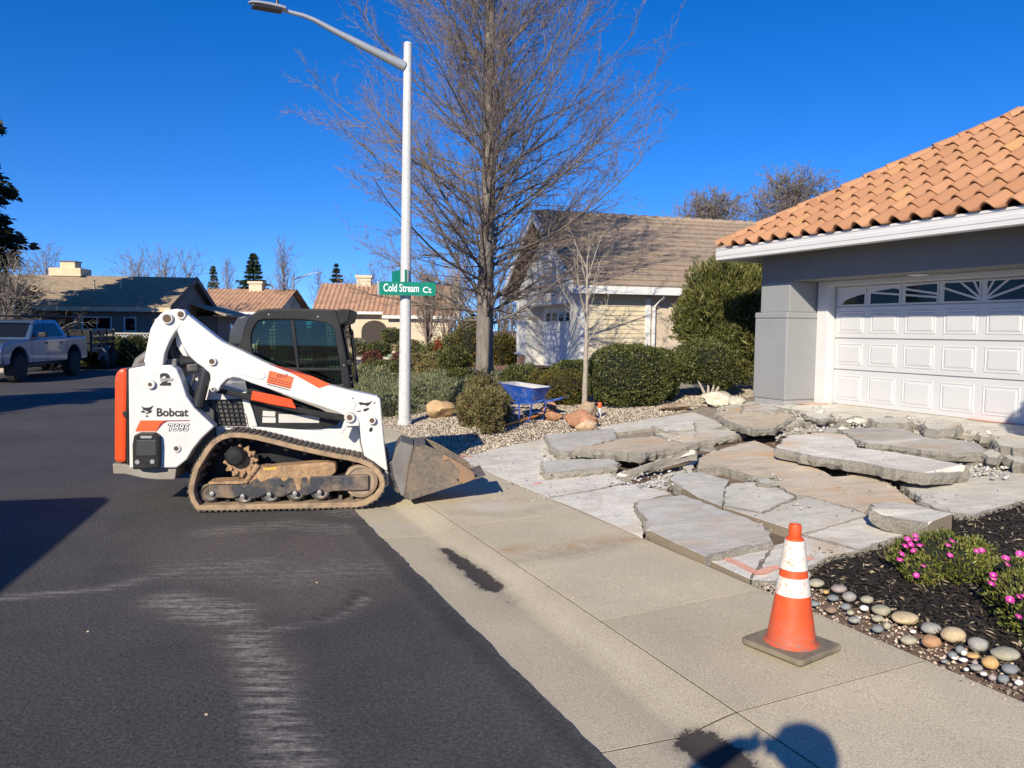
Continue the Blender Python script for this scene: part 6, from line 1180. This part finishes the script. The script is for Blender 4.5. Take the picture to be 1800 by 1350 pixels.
# boulders, marker pipe
def boulder(px, py, wpx, hpx, mat, label, seed, dk=.8, facet=1):
    q = G(px, py); k = q.y/FPX; w_ = wpx*k/2; h_ = hpx*k/2; me = rock_mesh('boulder', w_, w_*dk, h_*1.15, seed, .28, 3, 0, facet); me.materials.append(mat); o = put('boulder', me, None, smooth='auto'); o.location = q+Vector((0, w_*.6, h_*.72)); return tag(o, label, 'rock', 'boulders in the gravel bed')
tanR = rockmat('boulder_tan', (.46,.31,.165)); redR = rockmat('boulder_red', (.40,.20,.11)); pinkR = rockmat('boulder_pale', (.50,.35,.22)); brR = rockmat('boulder_brown', (.33,.24,.16))
boulder(772, 734, 54, 32, tanR, 'tan boulder just right of the lamp post', 3); boulder(957, 735, 26, 22, redR, 'small reddish rock behind the shovel', 5); boulder(968, 722, 24, 20, redR, 'reddish rock behind the one by the shovel', 6); boulder(974, 738, 30, 18, redR, 'low orange rock touching the shovel handle', 7)
boulder(1022, 752, 62, 32, redR, 'reddish flat boulder in front of the sapling', 8); boulder(1034, 738, 34, 36, brR, 'squarish brown boulder behind the marker pipe', 9); boulder(1033, 762, 44, 26, pinkR, 'pale split rock at the edge of the driveway', 10)
boulder(1268, 712, 66, 26, rockmat('boulder_white', (.56,.50,.38)), 'pale lumpy boulder at the far corner of the driveway', 12); boulder(1296, 712, 40, 18, rockmat('boulder_pale2', (.46,.43,.35)), 'smaller pale boulder touching the lumpy one', 13); boulder(1190, 722, 60, 14, brR, 'long low brown rock along the far driveway edge', 14, .5)
a = G(1054, 731); t = empty('marker_pipe', a); tag(t, 'white marker pipe with orange cap standing in the gravel', 'marker pipe'); MB().tube([a-Vector((0,0,.03)), a+Vector((0,0,.16))], .022, 14).build('pipe', PM('pvc_white', (.7,.7,.68), rough=.5), t, smooth='auto'); MB().lathe([(.032,.135),(.034,.14),(.034,.21),(.028,.222)], a, None, 16).build('cap', PM('cap_orange', (.9,.13,.03), rough=.5), t, smooth='auto')
# jagged shards heaped between the slabs, part of the broken driveway
shr = random.Random(12)
for i in range(46):
    rg, x0, x1, y0, y1 = shr.choice([('B',430,820,150,250),('B',800,1240,165,235),('B',1240,1640,215,290),('B',1500,1790,380,430),('C',1180,1480,240,320),('B',150,420,205,260)]); px, py = Z(rg, [(shr.uniform(x0, x1), shr.uniform(y0, y1))])[0]
    q = G(px, py); sz = shr.uniform(.05, .13); me = rock_mesh('concrete_shard', sz*shr.uniform(.8, 1.7), sz, sz*shr.uniform(.4, .7), i+70, .4, 2, 0, 1); me.materials.append(shr.choice([edgeM, edgeM, slabW])); o = put('concrete_shard', me, driveway); o.location = q+Vector((0,0,sz*.2)); o.rotation_euler = (shr.uniform(-.5,.5), shr.uniform(-.5,.5), shr.uniform(0,3))
# green utility box in the far bed
a = atd(694, 655, 30); a.z = zg(a.x, a.y); t = empty('utility_box', a); tag(t, 'pale green utility box left of the lamp post', 'utility box'); ub = PM('utility_green', (.22,.32,.20), rough=.6, var=.08)
MB().box(a+Vector((0,.2,.27)), (.5,.5,.54)).build('cabinet', ub, t, bevel=.03); MB().box(a+Vector((0,.2,.57)), (.56,.56,.06)).build('lid', ub, t, bevel=.02)
# a few stones on the asphalt and pavement
for i, (px, py, wh_) in enumerate(((363,1257,'on the asphalt at lower left'),(155,1111,'on the asphalt at the far left'),(557,1025,'on the brown tyre scuffed patch'),(1008,1052,'on the pavement joint by the kerb'))):
    q = G(px, py); me = rock_mesh('stone_chip', .009, .007, .005, i+40, .3, 1); me.materials.append(RC['t']); o = put('stone_chip', me); o.location = q+Vector((0,0,.004)); tag(o, 'small pale stone chip '+wh_, 'stone chip', 'stone chips on the street')
# ================================================================== vehicles
paint = PM('pickup_silver_blue', (.10,.155,.245), rough=.28, var=.05, metal=.55, coat=.6); tyre = PM('tyre_rubber', (.018,.018,.018), rough=.85, var=.2); chrome = PM('pickup_trim', (.4,.41,.43), rough=.3, metal=.5); lens = PM('headlight_lens', (.62,.62,.58), rough=.15, spec=.8); amber = PM('amber_lens', (.6,.25,.04), rough=.3)
def wheel_at(root, x, y, r_, w_, spoke=chrome):
    Y = Vector((0,1,0)); ax = (Vector((1,0,0)), Zv, Y); o = MB().lathe([(r_*.62,-w_/2),(r_*.9,-w_/2),(r_,-w_*.36),(r_,w_*.36),(r_*.9,w_/2),(r_*.62,w_/2)], (x, y, r_), ax, 28).build('tyre', tyre, root, local=True, smooth='auto')
    MB().lathe([(r_*.62,-w_*.42),(r_*.5,-w_*.30),(r_*.15,-w_*.34),(r_*.15,w_*.34),(r_*.5,w_*.30),(r_*.62,w_*.42)], (x, y, r_), ax, 20).build('rim', spoke, o, local=True, smooth='auto')
def pickup(loc, rz):
    t = empty('pickup_truck', loc, rz); tag(t, 'silver-blue crew cab pickup with black ladder rack parked across the street', 'pickup truck'); HW = .98
    def archp(cx, r_, z0): return [(cx+r_*math.cos(math.pi*j/8), z0+r_*math.sin(math.pi*j/8)) for j in range(8, -1, -1)]
    low = [(2.62,.52),(2.70,.66),(2.72,.95),(2.60,1.12),(2.3,1.19),(1.10,1.26),(-2.75,1.30),(-2.80,1.20),(-2.80,.56)] ; low = low[::-1]
    prof = [(-2.80,.56)] + archp(-1.78,.52,.52)[:] + archp(1.78,.52,.52) + [(2.62,.52),(2.72,.70),(2.74,.98),(2.62,1.13),(2.3,1.21),(1.10,1.28),(-2.75,1.32),(-2.80,1.2)]
    MB().prism([Vector((x, -HW, z)) for x, z in prof], (0, 2*HW, 0)).build('body', paint, t, local=True, bevel=.05)
    MB().box((0,0,.62), (4.4,1.5,.35)).build('chassis', blk2, t, local=True)
    cab0 = [(1.12,1.27),(.42,1.80),(.2,1.86),(-1.0,1.87),(-1.12,1.82),(-1.35,1.30)]; V = []
    for sy, k in ((-1,1),(1,1)):
        for x, z in cab0: V.append((x, sy*(HW-.02-.24*max(0, (z-1.28)/.6)), z))
    n = len(cab0); MB().add(V, [tuple(range(n)), tuple(range(2*n-1, n-1, -1))]+[(i, i+n, (i+1) % n+n, (i+1) % n) for i in range(n)]).build('cab', paint, t, local=True, bevel=.03)
    def gl(pts, nm='window'): MB().add(pts, [tuple(range(len(pts)))]).build(nm, dark_glass, t, local=True)
    yv = lambda z: HW-.012-.24*(z-1.28)/.6
    for sy in (-1, 1):
        gl([(x, sy*(yv(z)+.006), z) for x, z in ((.92,1.34),(.42,1.73),(.12,1.76),(.12,1.34))]); gl([(x, sy*(yv(z)+.006), z) for x, z in ((.02,1.34),(.02,1.76),(-.85,1.77),(-1.1,1.36))])
        MB().box((.62, sy*1.10, 1.40), (.12,.24,.16)).build('mirror', blk, t, local=True, bevel=.03)
        for x in (.22, -.75): MB().box((x-.06, sy*(HW+.005), 1.14), (.18,.03,.05)).build('door_handle', blk, t, local=True, bevel=.008)
        for x in (1.05, .07, -1.25): MB().box((x, sy*(HW-.003), .90), (.012,.012,.66)).build('door_seam', blk2, t, local=True)
        MB().box((2.66, sy*.74, .98), (.14,.36,.24)).build('headlight', lens, t, local=True, bevel=.03); MB().box((2.73, sy*.74, .62), (.04,.20,.11)).build('fog_light', lens, t, local=True, bevel=.01)
        MB().box((0, sy*(HW+.004), .72), (2.4,.02,.05)).build('side_moulding', chrome, t, local=True)
        for x in (1.78, -1.78): wheel_at(t, x, sy*.86, .41, .30, blk2)
    wz = lambda x: 1.27+(1.12-x)/.7*.53
    gl([(1.05+.012, -.78, wz(1.05)+.012), (1.05+.012, .78, wz(1.05)+.012), (.48+.012, .66, wz(.48)+.012), (.48+.012, -.66, wz(.48)+.012)], 'windscreen')
    MB().box((2.70,0,.68), (.16,1.9,.24)).build('front_bumper', chrome, t, local=True, bevel=.05); MB().box((2.72,0,.99), (.06,1.0,.26)).build('grille', blk, t, local=True, bevel=.02); MB().box((-2.84,0,.66), (.12,1.85,.18)).build('rear_bumper', chrome, t, local=True, bevel=.03)
    MB().box((-2.05,0,1.325), (1.35,1.6,.02)).build('bed_floor', blk, t, local=True)
    for sy in (-.72, .72):
        MB().tube([(1.2, sy, 1.98), (-2.7, sy, 1.98)], .028, 8).build('rack_rail', blk, t, local=True)
        for x in (-1.5, -2.6): MB().tube([(x, sy, 1.98), (x-.1, sy*1.25, 1.3)], .028, 8).build('rack_post', blk, t, local=True)
    for x in (1.0, .1, -.8, -1.7, -2.6): MB().tube([(x, -.72, 1.99), (x, .72, 1.99)], .024, 8).build('rack_bar', blk, t, local=True)
    return t
fw_, rw_ = G(40, 671), G(117, 661); hd = (fw_-rw_); hd.z = 0; ang = math.atan2(hd.y, hd.x); side_off = Vector((-math.sin(ang), math.cos(ang), 0)); cc = (fw_*.5+rw_*.5) - side_off*.86; cc.z = 0
pickup(tuple(cc), ang)
# dump trailer behind it
d = -Vector((math.cos(ang), math.sin(ang), 0)); d = (d+Vector((-.16,0,0))).normalized(); tc_ = cc+d*6.1+Vector((.15,0,0)); ta = math.atan2(-d.y, -d.x); t = empty('dump_trailer', tuple(tc_), ta); tag(t, 'black dump trailer with slatted sides hitched behind the pickup', 'trailer')
MB().box((0,0,.75), (3.6,1.9,.10)).build('bed', blk2, t, local=True)
for sy in (-.95, .95):
    for z in (.95, 1.2, 1.45): MB().box((0, sy, z), (3.6,.04,.16)).build('side_slat', blk, t, local=True)
    for x in (-1.75, -.6, .6, 1.75): MB().box((x, sy*1.03, 1.15), (.09,.06,.86)).build('stake', blk2, t, local=True)
    for x in (-.85, .1): wheel_at(t, x, sy*1.10, .36, .24, blk2)
    pts = [(-.38+.62*math.cos(math.pi*j/10)*1.35, sy*1.10-.16, .38+.52*math.sin(math.pi*j/10)) for j in range(11)]; vs_ = [Vector(p) for p in pts]+[Vector(p)+Vector((0,.32,0)) for p in pts]; o = MB().add(vs_, [(j, j+1, 12+j, 11+j) for j in range(10)]).build('fender', PM('fender_grey', (.16,.16,.165), rough=.6), t, local=True, smooth=True)
MB().tube([(1.8,0,.55),(3.0,0,.55)], .05, 8).build('tongue', blk2, t, local=True); MB().box((1.86,0,1.15), (.05,1.9,.8)).build('front_panel', blk, t, local=True); MB().tube([(1.95,.5,.5),(2.5,.2,1.3)], .05, 8).build('hoist_arm', blk2, t, local=True)
# white work van, outside the frame at the left; its shadow lies across the street
va = R(90+14); t = empty('work_van', (-6.1, 2.35, 0), va); tag(t, 'plain white work van parked outside the picture at left', 'van'); vw = PM('van_white', (.7,.7,.7), rough=.35, var=.03, coat=.4)
prof = [(2.5,.45),(2.62,.8),(2.55,1.05),(1.95,1.25),(1.35,2.0),(1.1,2.15),(.9,2.2),(-2.4,2.22),(-2.55,2.1),(-2.6,.45)]
MB().prism([Vector((x, -1.0, z)) for x, z in prof], (0,2.0,0)).build('body', vw, t, local=True, bevel=.42)
for sy in (-1, 1):
    for x in (1.6, -1.6): wheel_at(t, x, sy*.90, .36, .24, blk2)
    MB().add([(x, sy*1.004, z) for x, z in ((1.5,1.3),(1.2,1.85),(.5,1.9),(.5,1.3))], [(0,1,2,3)]).build('window', dark_glass, t, local=True)
MB().box((2.6,0,.6), (.14,1.9,.25)).build('bumper', blk, t, local=True, bevel=.04)
# ================================================================== the person taking the picture (behind the camera)
def person(loc):
    t = empty('person', loc); tag(t, 'person in dark clothes and cap standing on the street edge holding up a phone', 'person')
    J = dict(pel=(0,0,.98), ab=(0,.0,1.12), ch=(0,.0,1.34), nk=(0,.01,1.54), hd0=(0,.03,1.64), hd1=(0,.035,1.76), top=(0,.02,1.85), ls=(-.20,0,1.46), le=(-.42,.14,1.66), lw=(-.17,.28,1.73), lh=(-.10,.30,1.69), rs=(.20,0,1.46), re=(.30,.10,1.22), rw=(.15,.27,1.44), rh=(.10,.30,1.52), lp=(-.10,0,.92), lk=(-.12,.03,.50), la=(-.13,-.02,.10), lf=(-.14,.15,.05), rp=(.10,0,.92), rk=(.12,.03,.50), ra=(.13,-.02,.10), rf=(.14,.15,.05))
    rad = dict(pel=.165, ab=.155, ch=.17, nk=.065, hd0=.085, hd1=.10, top=.075, ls=.085, le=.055, lw=.036, lh=.04, rs=.085, re=.055, rw=.036, rh=.04, lp=.105, lk=.07, la=.05, lf=.042, rp=.105, rk=.07, ra=.05, rf=.042)
    E = [('pel','ab'),('ab','ch'),('ch','nk'),('nk','hd0'),('hd0','hd1'),('hd1','top'),('ch','ls'),('ls','le'),('le','lw'),('lw','lh'),('ch','rs'),('rs','re'),('re','rw'),('rw','rh'),('pel','lp'),('lp','lk'),('lk','la'),('la','lf'),('pel','rp'),('rp','rk'),('rk','ra'),('ra','rf')]
    # five fingers per hand, closed round the phone's edge
    for s_, sx in (('l', -1), ('r', 1)):
        hx, hy, hz = J[s_+'h']
        for i in range(4):
            a = s_+'f%da' % i; b_ = s_+'f%db' % i; J[a] = (hx+.005*sx, hy+.045, hz-.02+.021*i); J[b_] = (hx-.035*sx, hy+.058, hz-.02+.021*i); rad[a] = .0095; rad[b_] = .008; E += [(s_+'h', a), (a, b_)]
        a = s_+'ta'; b_ = s_+'tb'; J[a] = (hx-.02*sx, hy-.01, hz+.03); J[b_] = (hx-.045*sx, hy+.008, hz+.055); rad[a] = .0115; rad[b_] = .0095; E += [(s_+'h', a), (a, b_)]
    ks_ = list(J); me = bpy.data.meshes.new('body'); me.from_pydata([J[k] for k in ks_], [(ks_.index(a), ks_.index(b_)) for a, b_ in E], []); o = put('body', me, t, local=True); md = o.modifiers.new('skin', 'SKIN'); md.use_smooth_shade = True
    for i, k in enumerate(ks_): me.skin_vertices[0].data[i].radius = (rad[k], rad[k]); me.skin_vertices[0].data[i].use_root = (k == 'pel')
    sb_ = o.modifiers.new('sub', 'SUBSURF'); sb_.levels = 1; sb_.render_levels = 1; me.materials.append(PM('dark_clothes', (.05,.055,.07), rough=.9))
    MB().lathe([(.122,1.80),(.124,1.84),(.105,1.90),(.06,1.93),(.01,1.94)], (0,.03,0), None, 20).build('cap', PM('cap_navy', (.03,.035,.06), rough=.9), t, local=True, smooth='auto'); MB().prism([Vector((.11*math.cos(a), .10+.10*math.sin(a), 1.815)) for a in np.linspace(0, math.pi, 9)], (0,0,.012)).build('cap_peak', MATS['cap_navy'], t, local=True)
    for sx in (-1, 1): MB().lathe([(.001,-.004),(.012,0),(.001,.012)], (sx*.035,.125,1.74), (Vector((1,0,0)), Zv, Vector((0,1,0))), 10).build('eye', printB, t, local=True)
    MB().add([(-.016,.125,1.69),(.016,.125,1.69),(0,.155,1.695),(0,.12,1.745)], [(0,1,2),(0,2,3),(1,3,2)]).build('nose', PM('skin_tone', (.5,.33,.25), rough=.6), t, local=True)
    return t
pz = zp(sp_of((0, -.36))[1]); person((-.02, -.37, 0))
ph = MB().box((0, -.035, 1.69), (.150, .009, .074)).build('phone', PM('phone_black', (.01,.01,.011), rough=.3), None, bevel=.003); tag(ph, 'black phone held up at eye height by the person', 'phone')
